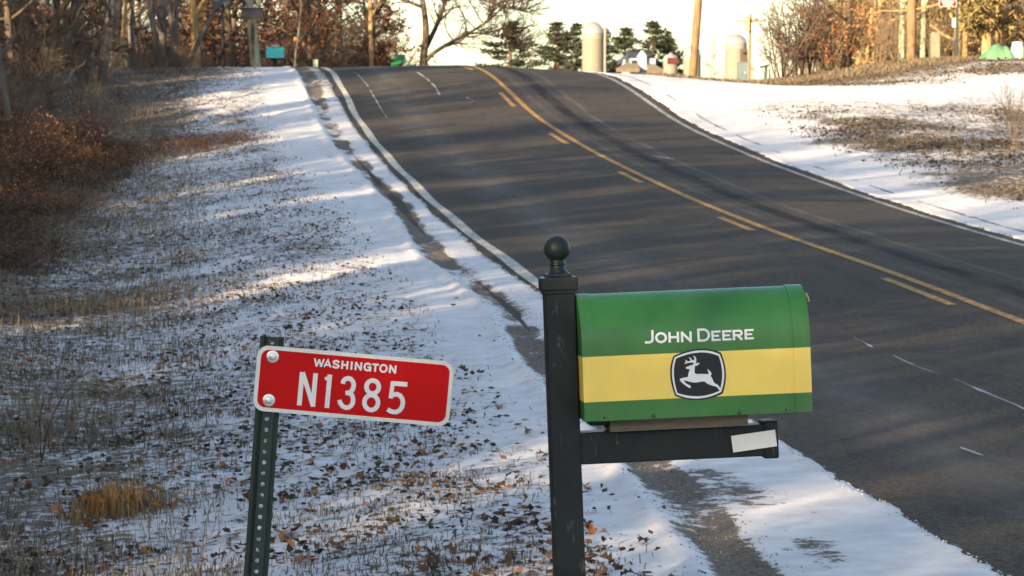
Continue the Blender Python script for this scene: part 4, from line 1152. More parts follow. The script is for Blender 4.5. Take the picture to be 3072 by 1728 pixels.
# ------------------------------------------------------------------ farm buildings beyond the crest
M['stave'] = simple('cream_concrete_staves', (0.135, 0.125, 0.105), 0.85, 0.08, 1.5, stretch=(6, 6, 0.3), obj=True)
M['stave_light'] = simple('pale_concrete_band', (0.165, 0.155, 0.135), 0.8, 0.06, 2)
M['dome'] = simple('galvanised_dome', (0.32, 0.31, 0.29), 0.36, 0.06, 1, metal=0.55)
M['hoop'] = simple('rusty_hoop', (0.16, 0.14, 0.11), 0.7, 0.1, 3)
M['maroon'] = simple('maroon_panel', (0.055, 0.010, 0.013), 0.8, 0.2, 2)
M['roof_dark'] = simple('dark_blue_roof', (0.028, 0.036, 0.055), 0.7, 0.3, 2)
M['wall_blue'] = simple('blue_grey_siding', (0.20, 0.24, 0.31), 0.8, 0.1, 2)
M['roof_sun_tan'] = simple('sun_tan_roof', (0.15, 0.125, 0.09), 0.7, 0.1, 1)  # sunlight on the lean-to slopes, put into the colour as tan
M['glass'] = simple('dark_window_glass', (0.02, 0.025, 0.03), 0.1, 0.1, 2, spec=0.6)
def silo(label, u, vtop, Y, wpx, chute=None, sign=None, hoops=16, dome=0.55):
    p = px(u, vtop, Y); zb = float(ground_base(p.x, Y)) - 0.3; H = p.z - zb; r = wpx * 1.19255 * Y / FPX / 2
    o = empty('silo', (p.x, Y, zb)); tag(o, label, 'silo')
    dh = r * 2 * dome; Hc = H - dh
    b = MB(); b.lathe([(r, 0), (r, Hc)], 40); b.build('wall', M['stave'], o, True)
    b = MB(); b.lathe([(r * 1.015, Hc - r * 0.55), (r * 1.015, Hc + 0.02)], 40); b.build('top_band', M['stave_light'], o, True)
    b = MB(); b.lathe([(r * 1.04 * math.cos(R(a)), Hc + dh * math.sin(R(a))) for a in np.linspace(0, 88, 12)], 40); dm = b.build('dome', M['dome'], o, True)
    b = MB(); b.lathe([(r * 0.14, 0), (r * 0.14, r * 0.12), (r * 0.05, r * 0.2)], 12, c=(0, 0, H - r * 0.05)); b.build('vent', M['dome'], dm, True)
    for i in range(hoops):
        z_ = Hc * (0.25 + 0.68 * i / hoops)
        b = MB(); b.lathe([(r * 1.001, z_), (r * 1.004, z_ + 0.005), (r * 1.004, z_ + 0.02), (r * 1.001, z_ + 0.025)], 40); b.build('hoop', M['hoop'], o, True)
    if chute:
        b = MB(); b.lathe([(r * 0.17, 0), (r * 0.17, Hc + r * 0.5), (r * 0.05, Hc + r * 0.62)], 14, c=(r * 1.13 * chute, -r * 0.25, 0)); b.build('chute', M['stave_light'], o, True)
        b = MB()
        for s_ in (-1, 1): b.box((r * chute * 0.93 + s_ * 0.2 - 0.03, -r * 0.62, 0), (r * chute * 0.93 + s_ * 0.2 + 0.03, -r * 0.56, Hc))
        b.build('ladder_rail', M['hoop'], o)
    if sign:
        su, sv, sw_, sh = sign
        q = px(su, sv, Y - r)
        wq, hq = sw_ * 1.19255 * Y / FPX, sh * 1.19255 * Y / FPX
        b = MB(); b.box((q.x - p.x - wq / 2, -r * 1.03 - 0.1, q.z - zb - hq / 2), (q.x - p.x + wq / 2, -r * 1.03 + 0.05, q.z - zb + hq / 2)); b.build('panel', M['maroon'], o)
silo('tall cream stave silo with a pale dome and a side chute', 1492, 53, 400, 54, chute=1)
silo('broad cream silo with a bright dome behind the grey utility box', 1857, 84, 330, 55, dome=0.42)
silo('slim cream silo partly hidden behind the leaning utility pole', 1745, 112, 360, 44, dome=0.6)
silo('short cream storage bin with a maroon panel', 1690, 134, 370, 37, sign=(1695, 152, 27, 16), hoops=8, dome=0.45)

def quad_prism(b, pts, depth_dir):
    d = Vector(depth_dir)
    lo = [b.bm.verts.new(p) for p in pts]; hi = [b.bm.verts.new(Vector(p) + d) for p in pts]
    b.bm.faces.new(lo); b.bm.faces.new(hi[::-1])
    for i in range(len(pts)): b.bm.faces.new((lo[i], lo[(i + 1) % len(pts)], hi[(i + 1) % len(pts)], hi[i]))
YF = 385.0
f0 = px(1612, 176, YF); zb = float(ground_base(f0.x, YF))
fh = empty('farmhouse', (f0.x, YF, zb)); tag(fh, 'blue-grey farmhouse with dark roof and sunlit-tan lean-to roofs beside the pines', 'house')
mpx = 1.19255 * YF / FPX
def fx(u): return (u - 1612) * mpx
def fz(v): return px(1612, v, YF).z - zb
b = MB(); b.box((fx(1588), 0, 0), (fx(1652), 8, fz(146))); b.build('wall', M['wall_blue'], fh)
b = MB(); quad_prism(b, [(fx(1578), 1.0, fz(148)), (fx(1600), 4.5, fz(127)), (fx(1645), 4.5, fz(129)), (fx(1662), 1.0, fz(148))], (0, 0.0, -0.5)); quad_prism(b, [(fx(1578), 8.2, fz(148)), (fx(1662), 8.2, fz(148)), (fx(1645), 4.5, fz(129)), (fx(1600), 4.5, fz(127))], (0, 0.0, -0.5)); rf = b.build('roof', M['roof_dark'], fh)
b = MB(); quad_prism(b, [(fx(1607), -0.6, fz(176)), (fx(1607), -0.6, fz(140)), (fx(1617), -0.6, fz(126)), (fx(1627), -0.6, fz(140)), (fx(1627), -0.6, fz(176))], (0, 1.6, 0)); b.build('front_gable', M['wall_blue'], fh)
b = MB(); quad_prism(b, [(fx(1545), -2.4, fz(172)), (fx(1588), 1.0, fz(153)), (fx(1604), 1.0, fz(153)), (fx(1604), -2.4, fz(172))], (0, 0.3, -0.4)); b.build('lean_to_roof', M['roof_sun_tan'], fh)
b = MB(); quad_prism(b, [(fx(1624), -3.0, fz(178)), (fx(1630), 0.8, fz(154)), (fx(1640), 0.8, fz(154)), (fx(1668), -3.0, fz(178))], (0, 0.3, -0.4)); b.build('lean_to_roof', M['roof_sun_tan'], fh)
b = MB(); b.box((fx(1591), -0.12, fz(168)), (fx(1604), 0.0, fz(151))); wi = b.build('window', M['glass'], fh)
b = MB(); b.box((fx(1589.6), -0.06, fz(169.5)), (fx(1591), -0.01, fz(150))); b.box((fx(1604), -0.06, fz(169.5)), (fx(1605.4), -0.01, fz(150))); b.build('frame', M['stave_light'], wi)

# ------------------------------------------------------------------ poles, boxes and signs at the crest
def pole(label, u0, v0, u1, v1, Y, wpx, topv=-420, arms=True):
    a = px(u0, v0, Y); q = px(u1, v1, Y); d = (q - a) / (q.z - a.z)
    zb = gz(a.x, Y) - 0.4; ba = a + d * (zb - a.z); ta = a + d * (zb + 8.6 - a.z)
    o = empty('utility_pole', ba); tag(o, label, 'utility pole')
    r = wpx * 1.19255 * Y / FPX / 2
    b = MB(); b.tube([(0, 0, 0), (ta - ba) * 0.5, ta - ba], [r * 1.04, r * 0.95, r * 0.8], 16); b.build('shaft', M['pole_wood'], o, True)
    if arms:
        b = MB(); t = ta - ba; b.box((t.x - 1.1, t.y - r - 0.09, t.z - 0.62), (t.x + 1.1, t.y - r, t.z - 0.50)); b.build('crossarm', M['pole_wood'], o)
        for s_ in (-1, -0.4, 0.4, 1):
            b = MB(); b.lathe([(0.02, 0), (0.045, 0.04), (0.035, 0.09), (0.02, 0.14)], 10, c=(t.x + s_, t.y - r - 0.045, t.z - 0.50)); b.build('insulator', M['bark_brown'], o, True)
    return o
pole('leaning brown utility pole standing against the sky beside the slim silo', 1747, 186, 1761, 0, 92, 21)
pole('upright brown utility pole in front of the sunlit woods', 2307, 170, 2309, 0, 88, 24)
po = pole('thin far utility pole with an orange-lit transformer', 1891, 176, 1895, 0, 260, 8)
M['ochre'] = simple('sunlit_ochre_can', (0.60, 0.34, 0.10), 0.6, 0.1, 5)  # orange of the low sun put into the can's base colour
p = px(1887, 58, 259.4)
b = MB(); b.lathe([(0.17, 0), (0.19, 0.03), (0.19, 0.92), (0.15, 1.0), (0.03, 1.04)], 16); tc = b.build('transformer', M['ochre'], po, True, loc=tuple(p - po.location - Vector((0, 0, 0.5))))

M['teal_box'] = simple('grey_green_cabinet', (0.085, 0.125, 0.135), 0.6, 0.15, 6)
M['brown_box'] = simple('dark_brown_box', (0.055, 0.042, 0.030), 0.7, 0.2, 8)
M['bluegrey'] = simple('blue_grey_plastic', (0.22, 0.27, 0.36), 0.6, 0.1, 6)
M['dkgreen'] = simple('dark_green_paint', (0.018, 0.032, 0.030), 0.6, 0.2, 10)
M['turq'] = simple('turquoise_paint', (0.085, 0.56, 0.54), 0.55, 0.10, 12)
M['navy'] = simple('black_navy_paint', (0.006, 0.008, 0.014), 0.6, 0.2, 10, spec=0.15)
M['cream'] = simple('cream_plastic', (0.34, 0.32, 0.28), 0.6, 0.1, 10)
M['palegreen'] = simple('pale_green_plastic', (0.30, 0.37, 0.25), 0.6, 0.1, 8)
M['midgreen'] = simple('green_paint', (0.035, 0.12, 0.075), 0.6, 0.2, 10)
M['limegreen'] = simple('bright_green_plastic', (0.03, 0.33, 0.065), 0.6, 0.15, 10)
M['signgrey'] = simple('bare_aluminium_sign_back', (0.05, 0.06, 0.075), 0.7, 0.08, 6, spec=0.1)
M['postwood'] = bark('grey_post_wood', (0.018, 0.019, 0.016), (0.045, 0.045, 0.037), 12)
M['tarp'] = simple('pale_green_tarp', (0.045, 0.14, 0.065), 0.7, 0.25, 3, c2=(0.11, 0.21, 0.13), bump=0.4)

def foot(u, v, Y):
    p = px(u, v, Y); return p, gz(p.x, Y)
# cabinet by the broad silo
p, zg = foot(1874, 200, 89.0)
w = lambda n_, Y=89.0: n_ * 1.19255 * Y / FPX
ub = empty('utility_cabinet', (p.x, 89.0, zg)); tag(ub, 'grey-green utility cabinet standing on the crest beside the broad silo', 'utility box')
zt = px(1874, 157, 89).z - zg
b = MB(); b.box((-w(11), -0.10, -0.1), (w(11), 0.12, zt), 0.012); b.box((-w(12), -0.115, zt - 0.012), (w(12), 0.135, zt + 0.016), 0.006); b.build('cabinet', M['teal_box'], ub)
b = MB(); b.box((-w(8.6), -0.108, 0.06), (w(8.6), -0.099, zt - 0.05), 0.003); dd = b.build('door', M['teal_box'], ub)
b = MB(); b.box((w(5), -0.118, zt * 0.5), (w(6.4), -0.107, zt * 0.5 + 0.05), 0.002); b.build('handle', M['bolt'], dd)
p2, zg2 = foot(1878, 200, 90.2)
mt = empty('meter_post', (p2.x, 90.2, zg2)); tag(mt, 'dark brown meter box on a post behind the grey-green cabinet', 'meter box')
z1 = px(1878, 122, 90.2).z - zg2
b = MB(); b.box((-w(8.5), -0.07, z1 - w(36)), (w(8.5), 0.07, z1), 0.01); b.build('box', M['brown_box'], mt)
b = MB(); b.box((-0.035, -0.035, -0.3), (0.035, 0.035, z1 - w(30)), 0.004); b.build('post', M['brown_box'], mt)
b = MB(); b.lathe([(0.045, 0), (0.045, 0.025), (0.035, 0.04), (0.002, 0.045)], 14, M=Matrix.Translation((0, -0.07, z1 - 0.10)) @ Matrix.Rotation(R(90), 4, 'X')); b.build('meter_dial', M['glass'], mt, True)
p3, zg3 = foot(1914, 190, 92)
mk = empty('marker_post', (p3.x, 92, zg3)); tag(mk, 'tall blue-grey marker post left of the dark bush', 'post')
z1 = px(1914, 104, 92).z - zg3
b = MB(); b.box((-w(6), -0.02, -0.3), (w(6), 0.02, z1), 0.006); b.build('shaft', M['bluegrey'], mk)
b = MB(); b.box((-w(6.8), -0.026, z1 - 0.10), (w(6.8), 0.026, z1 + 0.012), 0.004); b.build('cap', M['bluegrey'], mk)

def arch_box(name, parent, hw_, z0, z1, half_len, mat, axis_x=True, open_end=None):
    """a mailbox shell: flat sides, round top, long axis along x (or y)"""
    b = MB(); n = 10; za = z1 - hw_
    pr = [(-hw_, z0), (-hw_, za)] + [(-hw_ * math.cos(math.pi * i / n), za + hw_ * math.sin(math.pi * i / n)) for i in range(1, n)] + [(hw_, za), (hw_, z0)]
    f3 = (lambda t, q: (t, q[0], q[1])) if axis_x else (lambda t, q: (q[0], t, q[1]))
    lo = [b.bm.verts.new(f3(-half_len, q)) for q in pr]; hi = [b.bm.verts.new(f3(half_len, q)) for q in pr]
    b.bm.faces.new(lo[::-1]); b.bm.faces.new(hi)
    for i in range(len(pr)): b.bm.faces.new((lo[i], lo[(i + 1) % len(pr)], hi[(i + 1) % len(pr)], hi[i]))
    return b.build(name, mat, parent, True)
def far_mailbox(label, u, vt, vb, wpx_, Y, body, post_mat, pw=0.05, flag=None, axis_x=True):
    p, zg = foot(u, vb, Y)
    o = empty('mailbox', (p.x, Y, zg)); tag(o, label, 'mailbox')
    z0, z1 = p.z - zg, px(u, vt, Y).z - zg
    hl = wpx_ * 1.19255 * Y / FPX / 2
    bd = arch_box('body', o, min(0.13, (z1 - z0) * 0.45), z0, z1, hl, body, axis_x)
    b = MB(); b.box((-pw, -pw, -0.3), (pw, pw, z0 - 0.03), 0.006); b.build('post', post_mat, o)
    b = MB(); b.box((-hl * 0.85, -0.07, z0 - 0.03), (hl * 0.85, 0.07, z0 - 0.001), 0.004); b.build('shelf', post_mat, o)
    b = MB(); b.box((hl, -0.08, z0 + 0.01), (hl + 0.012, 0.08, z1 - 0.07), 0.003); b.build('door', body, o)
    if flag:
        b = MB(); b.box((-hl * 0.5, -0.14, z1 - 0.01), (hl * 0.5, 0.03, z1 + 0.075), 0.012); b.build('snow_cap', flag, o)
    return o
far_mailbox('black mailbox on a wooden post at the crest near the woods', 635, 21, 48, 54, 86.5, M['navy'], M['postwood'], 0.045)
far_mailbox('turquoise mailbox with a pale cap of snow on top', 691, 119, 147, 44, 108, M['turq'], M['postwood'], 0.045, M['cream'])
far_mailbox('dark green mailbox with a bright green tube below it past the crest', 1003, 137, 156, 28, 112, M['midgreen'], M['postwood'], 0.04)
p, zg = foot(995, 160, 111.5)
tb_ = empty('newspaper_tube', (p.x, 111.5, zg)); tag(tb_, 'bright green newspaper tube under the dark green mailbox', 'tube')
b = MB(); b.lathe([(0.06, -0.17), (0.065, 0.16), (0.055, 0.17), (0.055, -0.15), (0.002, -0.16)], 18, M=Matrix.Translation((0, 0, p.z - zg)) @ Matrix.Rotation(R(78), 4, 'Y')); b.build('tube', M['limegreen'], tb_, True)
b = MB(); b.box((-0.02, -0.02, -0.3), (0.02, 0.02, p.z - zg - 0.06), 0.003); b.build('stake', M['dkgreen'], tb_)
p, zg = foot(792, 175, 87.2)
pd = empty('utility_pedestal', (p.x, 87.2, zg)); tag(pd, 'small pale green utility pedestal on the crest beside the edge line', 'utility box')
z1 = px(792, 150, 87.2).z - zg
b = MB(); b.box((-0.06, -0.05, -0.2), (0.06, 0.05, z1 - 0.03), 0.008); b.build('cover', M['palegreen'], pd)
b = MB(); b.box((-0.065, -0.055, z1 - 0.032), (0.065, 0.055, z1), 0.008); b.build('lid', M['palegreen'], pd)
# sign seen from behind on a black pole
p, zg = foot(561, 172, 84.0)
sp = empty('road_sign', (p.x, 84.0, zg)); tag(sp, 'grey back of a road sign on a thin black pole at the crest', 'sign')
zs = px(560, 13, 84).z - zg
b = MB(); b.tube([(0, 0, -0.4), (0.0, 0, 1.0), (-0.03, 0, zs + 0.75)], 0.033, 10); b.build('pole', M['navy'], sp, True)
b = MB(); b.box((-0.25, -0.045, zs), (0.17, -0.037, zs + 0.72), 0.003); b.build('panel', M['signgrey'], sp)
b = MB(); b.box((-0.10, -0.036, zs + 0.16), (0.06, -0.02, zs + 0.20), 0.002); b.build('bracket', M['navy'], sp)
# red street sign on its channel post
YS = 86.0
p, zg = foot(2426, 176, YS)
rs_ = empty('street_sign', (p.x, YS, zg)); tag(rs_, 'red sign on a dark green post in front of the sunlit woods', 'sign')
b = MB(); b.box((-0.035, -0.02, -0.4), (0.035, 0.02, 2.4), 0.004); b.build('post', M['post_green'], rs_)
zr = px(2404, 13, YS).z - zg; hw_ = 42 * 1.19255 * YS / FPX
sp_ = empty('sign_panel', (-0.035 - hw_ / 2, -0.03, zr + 0.075), (0, 0, 0), rs_)
slab('backing', rrect(hw_ + 0.03, 0.155, 0.02, 4), 0.0, 0.004, M['sign_white'], sp_)
slab('red_field', rrect(hw_ + 0.014, 0.139, 0.016, 4), -0.002, -0.0005, M['red_sheet'], sp_)
ss = []
for i, ch in enumerate('WASHINGTON'):
    for pts, cl in G[ch]: ss.append(([(-hw_ * 0.36 + i * hw_ * 0.073 + a * hw_ * 0.055, 0.018 + b_ * 0.026) for a, b_ in pts], 0.007, cl))
for i in range(5):
    x0 = -hw_ * 0.27 + i * hw_ * 0.125
    ss.append(([(x0, -0.05), (x0, 0.004)], 0.012, False)); ss.append(([(x0, -0.046), (x0 + hw_ * 0.06, -0.046)], 0.010, False))
lettering('lettering', ss, lambda x, y, l_: (x, -0.0028 - l_, y), M['sign_letter'], sp_, 0.0005)
b = MB(); b.box((-0.13, -0.032, px(2416, 66, YS).z - zg), (-0.036, -0.026, px(2416, 42, YS).z - zg), 0.002); mp2 = b.build('marker_plate', M['cream'], rs_); mp2['label'] = 'small pinkish plate on the sign post'
M['bluedot'] = simple('blue_reflector', (0.03, 0.04, 0.25), 0.4, 0.1, 20)
b = MB(); b.lathe([(0.03, 0), (0.03, 0.008), (0.02, 0.012), (0.001, 0.013)], 12, M=Matrix.Translation((-0.055, -0.02, px(2416, 99, YS).z - zg)) @ Matrix.Rotation(R(90), 4, 'X')); b.build('reflector', M['bluedot'], rs_, True)
b = MB(); b.box((-0.075, -0.018, -0.3), (-0.045, 0.012, px(2416, 100, YS).z - zg), 0.003); b.build('stake', M['postwood'], rs_)
# pale wooden post
p, zg = foot(2369, 172, 87.0)
wp = empty('wooden_post', (p.x, 87.0, zg)); tag(wp, 'pale grey-green square post left of the red street sign', 'post')
z1 = px(2369, 79, 87).z - zg
M['palepost'] = bark('pale_weathered_post', (0.10, 0.108, 0.075), (0.17, 0.175, 0.13), 12)
b = MB(); b.box((-w(11), -0.09, -0.3), (w(11), 0.09, z1 - 0.02), 0.01); b.build('shaft', M['palepost'], wp)
b = MB(); b.box((-w(9.5), -0.08, z1 - 0.021), (w(9.5), 0.08, z1 + 0.012), 0.008); b.build('chamfered_top', M['palepost'], wp)
# dark leaning frame left of the bush
p, zg = foot(1936, 192, 88.0)
fr_ = empty('mailbox_stand', (p.x, 88.0, zg)); tag(fr_, 'dark green leaning stand between the marker post and the dark bush', 'stand')
b = MB(); b.tube([(-0.05, 0, -0.2), (-0.01, 0, 0.42)], 0.035, 8); b.build('leg', M['dkgreen'], fr_, True)
b = MB(); b.tube([(0.09, 0, -0.2), (0.07, 0, 0.34)], 0.022, 8); b.build('leg', M['dkgreen'], fr_, True)
b = MB(); b.box((-0.06, -0.09, 0.38), (0.17, 0.09, 0.43), 0.006, M=Matrix.Rotation(R(-14), 4, 'Y')); b.build('shelf', M['dkgreen'], fr_)
# pale green tarp heap
p, zg = foot(2532, 186, 82.0)
th = empty('tarp_heap', (p.x, 82.0, zg)); tag(th, 'pale green tarp draped over a heap in front of the sunlit woods', 'tarp')
n_ = 26; v = []; f = []
for i in range(n_):
    for j in range(n_):
        x = (i / (n_ - 1) - 0.5) * 0.85; y = (j / (n_ - 1) - 0.5) * 0.7
        h_ = 0.40 * max(0, 1 - (abs(x + 0.05) / 0.40) ** 1.5) * max(0, 1 - (abs(y) / 0.36) ** 2.2) + 0.16 * max(0, 1 - ((x - 0.28) / 0.16) ** 2) * max(0, 1 - (abs(y) / 0.33) ** 2)
        h_ += 0.035 * math.sin(13 * x + 5 * y) * h_ * 2 + 0.02 * float(vnoise(x * 16, y * 16)); v.append((x, y, h_ - 0.02))
for i in range(n_ - 1):
    for j in range(n_ - 1): f.append((i * n_ + j, (i + 1) * n_ + j, (i + 1) * n_ + j + 1, i * n_ + j + 1))
mesh_np('sheet', np.array(v), np.array(f), M['tarp'], th, smooth=True)
b = MB(); b.tube([(-0.45, -0.3, 0.0), (0.0, -0.36, 0.02), (0.45, -0.3, 0.0)], 0.006, 6); b.build('rope', M['cream'], th, True)
# pale drum at the frame edge
p, zg = foot(2584, 176, 85.0)
dm_ = empty('barrel', (p.x, 85.0, zg)); tag(dm_, 'white barrel with a blue lid at the far right edge by the woods', 'barrel')
z1 = px(2584, 112, 85).z - zg
b = MB(); b.lathe([(0.15, -0.05), (0.165, 0.1), (0.17, z1 * 0.5), (0.165, z1 * 0.85), (0.14, z1)], 22); b.build('drum', M['cream'], dm_, True)
b = MB(); b.lathe([(0.145, z1), (0.15, z1 + 0.03), (0.14, z1 + 0.09), (0.05, z1 + 0.10)], 22); b.build('lid', M['bluegrey'], dm_, True)
# ------------------------------------------------------------------ ground cover: grass, leaves, weeds
rg = np.random.default_rng(23)
def keep_frame(X, Y, m=0.6):
    return (X > -0.0524 * Y - m) & (X < 0.2326 * Y + m + 0.5)
def blades(name, X, Y, h, mat, label, width=0.004, lean=0.5, tint=None):
    n = len(X); Z = ground_z(X, Y) - 0.01
    a = rg.random(n) * 2 * np.pi; ln = rg.random(n) * lean
    d = np.stack([np.cos(a), np.sin(a), np.zeros(n)], 1); u = np.stack([-np.sin(a), np.cos(a), np.zeros(n)], 1)
    b0 = np.stack([X, Y, Z], 1)
    hh = h[:, None]; wv = (width * rg.uniform(0.6, 1.4, n) * (1 + Y / 60))[:, None]
    m = b0 + np.array([0, 0, 1]) * hh * 0.6 + d * hh * 0.25 * ln[:, None]
    t = b0 + np.array([0, 0, 1]) * hh * np.maximum(1 - 0.42 * ln[:, None], 0.15) + d * hh * 0.8 * ln[:, None]
    V = np.stack([b0 - u * wv, b0 + u * wv, m + u * wv * .8, m - u * wv * .8, t], 1).reshape(-1, 3)
    i = np.arange(n)[:, None] * 5
    F = np.concatenate([i + np.array([[0, 1, 2]]), i + np.array([[0, 2, 3]]), i + np.array([[3, 2, 4]])])
    tt = rg.random(n) if tint is None else tint
    o = mesh_np(name, V, F, mat, tint=np.r_[tt, tt, tt])
    return tag(o, label, 'grass', kind='stuff')
def scatter(n, x0, x1, y0, y1, dens):
    X = rg.uniform(x0, x1, n); Y = y0 * (y1 / y0) ** rg.random(n)
    k = keep_frame(X, Y) & (rg.random(n) < dens(X, Y))
    return X[k], Y[k]
def patch(X, Y, s=1.6, lo=0.42, hi=0.62, off=0.0): return sst(lo, hi, fbm(X * s + off, Y * s * 0.7 + off, 3))
lim_l = lambda Y: np.interp(Y, [0, 17, 25, 44, 57, 68, 80], [1.90, 1.85, 1.80, 1.80, 1.55, 1.40, 1.55])
def dens_left(X, Y):
    return sst(0.35, -0.6, X - lim_l(Y)) * (0.12 + 0.88 * patch(X, Y)) * (Y < 84)
# short dead grass pushing through the snow
X, Y = scatter(150000, -5, 2.1, 14, 80, dens_left)
blades('dead_grass', X, Y, rg.uniform(0.02, 0.075, len(X)) * (1 + 0.5 * (X < 0.2)), M['blade'], 'short dead grass poking through the thin snow on the near verge', 0.0020, 1.9, rg.random(len(X)) * 0.65)
# taller pale grass towards the thicket
X, Y = scatter(90000, -5, 1.0, 13.5, 70, lambda X, Y: sst(0.5, -0.9, X) * (0.15 + 0.85 * patch(X, Y, 1.1, 0.40, 0.6, 9)))
blades('pale_grass', X, Y, rg.uniform(0.07, 0.24, len(X)), M['blade'], 'pale tangled dead grass below the thicket', 0.0014, 1.7, 0.25 + 0.75 * rg.random(len(X)))
# grass and stubble on the right-hand field
def dens_right(X, Y):
    Xr = X
    return (sst(10.4, 11.8, Xr) * sst(70, 66, Y) * sst(42, 53, Y + 0.3 * Xr) + sst(12.6, 14.4, Xr) * sst(74.5, 77, Y)) * (0.1 + 0.9 * patch(X, Y, 0.9, 0.40, 0.58, 30))
X, Y = scatter(70000, 10, 20, 44, 86, dens_right)
blades('field_stubble', X, Y, rg.uniform(0.03, 0.10, len(X)), M['blade'], 'dark grass stubble in the snow across the road', 0.0035, 1.3, rg.random(len(X)) * 0.22)
X = rg.uniform(11.0, 19, 16000); Y = rg.uniform(82.5, 92, 16000)
k = keep_frame(X, Y); X, Y = X[k], Y[k]
blades('sunlit_grass', X, Y, rg.uniform(0.05, 0.15, len(X)), M['blade'], 'tan sunlit grass along the crest across the road', 0.004, 0.8, 0.6 * rg.random(len(X)))
# golden clump low on the left
c = px(285, 1275, 17.0); cx, cy = c.x, 17.0
for _ in range(4):
    pz = gz(cx, cy); t_ = px(285, 1285, cy); cy *= (CAM_H - pz) / (CAM_H - t_.z) if abs(CAM_H - t_.z) > 1e-3 else 1; cx = px(285, 1285, cy).x
rootg = empty('grass_clump', (cx, cy, gz(cx, cy))); tag(rootg, 'golden-orange grass clump low in the snowy verge', 'grass')
n = 900
a = rg.normal(0, 1, (n, 2)) * [0.13, 0.16]
Xc, Yc = cx + a[:, 0], cy + a[:, 1]
hh = rg.uniform(0.07, 0.22, n) * np.exp(-(a[:, 0] / 0.3) ** 2)
g_ = blades('blades', Xc, Yc, hh, M['blade_gold'], None, 0.0022, 0.55)
g_.data.transform(Matrix.Translation(-rootg.location)); g_.parent = rootg
for k_ in ('category', 'kind'):
    if k_ in g_: del g_[k_]
Vc, Fc, Tc = cards(rg, np.stack([cx + rg.normal(0.05, 0.13, 50), cy + rg.normal(0, 0.12, 50), gz(cx, cy) + rg.uniform(0.02, 0.10, 50)], 1) - np.array(rootg.location), 0.06, 0.01, 0, 0.6, 0.3)
mesh_np('leaves', Vc, tri2(Fc), M['leaf_orange'], rootg, tint=np.r_[Tc, Tc])

# fallen leaves: the many small ones as one mass
def leaf_mass(name, X, Y, size, label, mat=M['litter'], tint=None):
    n = len(X); Z = ground_z(X, Y) + 0.008
    V, F, T = cards(rg, np.stack([X, Y, Z], 1), size, 0.004, 0.0, 0.62, 0.25)
    # lay them flatter
    V = V.reshape(n, 4, 3); c0 = V.mean(1, keepdims=True); V = c0 + (V - c0) * np.array([1, 1, 0.55]); V = V.reshape(-1, 3)
    T = T if tint is None else tint
    return tag(mesh_np(name, V, tri2(F), mat, tint=np.r_[T, T]), label, 'leaves', kind='stuff')
X, Y = scatter(52000, -4, 2.3, 14, 82, lambda X, Y: sst(0.3, -0.4, X - lim_l(Y)) * (0.10 + 0.9 * patch(X, Y, 1.9, 0.42, 0.6, 50)) + 0.012 * (X < 2.3))
leaf_mass('leaf_litter', X, Y, 0.050, 'dark fallen leaves scattered over the snow of the near verge', tint=rg.random(len(X)) ** 1.6)
X, Y = scatter(34000, 10, 20, 44, 84, lambda X, Y: dens_right(X, Y))
leaf_mass('field_leaves', X, Y, 0.085, 'dark fallen leaves over the snowy field across the road', tint=rg.random(len(X)) ** 3.0 * 0.8)
# the nearest and largest ones singly
def oak_leaf(seed, mat):
    rs = np.random.default_rng(seed)
    half = [(0.0, 0.03), (0.10, 0.05), (0.20, 0.20), (0.30, 0.10), (0.45, 0.30), (0.56, 0.15), (0.72, 0.28), (0.82, 0.13), (1.0, 0.0)]
    v = []; f = []
    k1, k2 = rs.uniform(0.5, 1.2), rs.uniform(-0.6, 0.6)
    for x, w_ in half:
        for s_ in (1, 0, -1):
            y = s_ * w_ * rs.uniform(0.85, 1.15); z_ = k1 * (y * y) * 2.0 + 0.35 * math.sin(x * 2.6 + k2) - 0.2 + rs.normal(0, 0.012)
            v.append((x - 0.5, y, z_))
    for i in range(len(half) - 1):
        for j in range(2):
            q = i * 3 + j; f.append((q, q + 1, q + 4, q + 3))
    return mesh_np('fallen_leaf', np.array(v), np.array(f), mat, make=False)
LEAF = [oak_leaf(400 + i, [M['oak_leaf'], M['oak_leaf_d'], M['oak_leaf_o'], M['oak_leaf_d'], M['oak_leaf']][i % 5]) for i in range(10)]
nl = 0
while nl < 240:
    y = 14.3 * (30 / 14.3) ** (rg.random() ** 1.3); x = rg.uniform(-1.5, 2.0)
    if x > lim_l(y) + 0.15 or not (-0.0524 * y < x): continue
    if rg.random() > 0.15 + 0.85 * float(patch(np.array(x), np.array(y), 1.9, 0.40, 0.58, 50)): continue
    s_ = rg.uniform(0.055, 0.105)
    o = bpy.data.objects.new('fallen_leaf', LEAF[rg.integers(10)]); o.scale = (s_, s_, s_)
    o.rotation_euler = (rg.normal(0, 0.35), rg.normal(0, 0.35), rg.random() * 6.28); o.location = (x, y, gz(x, y) + 0.012)
    link(o); tag(o, 'curled brown oak leaf lying on the snow of the near verge', 'leaf', 'fallen oak leaves on the near verge'); nl += 1

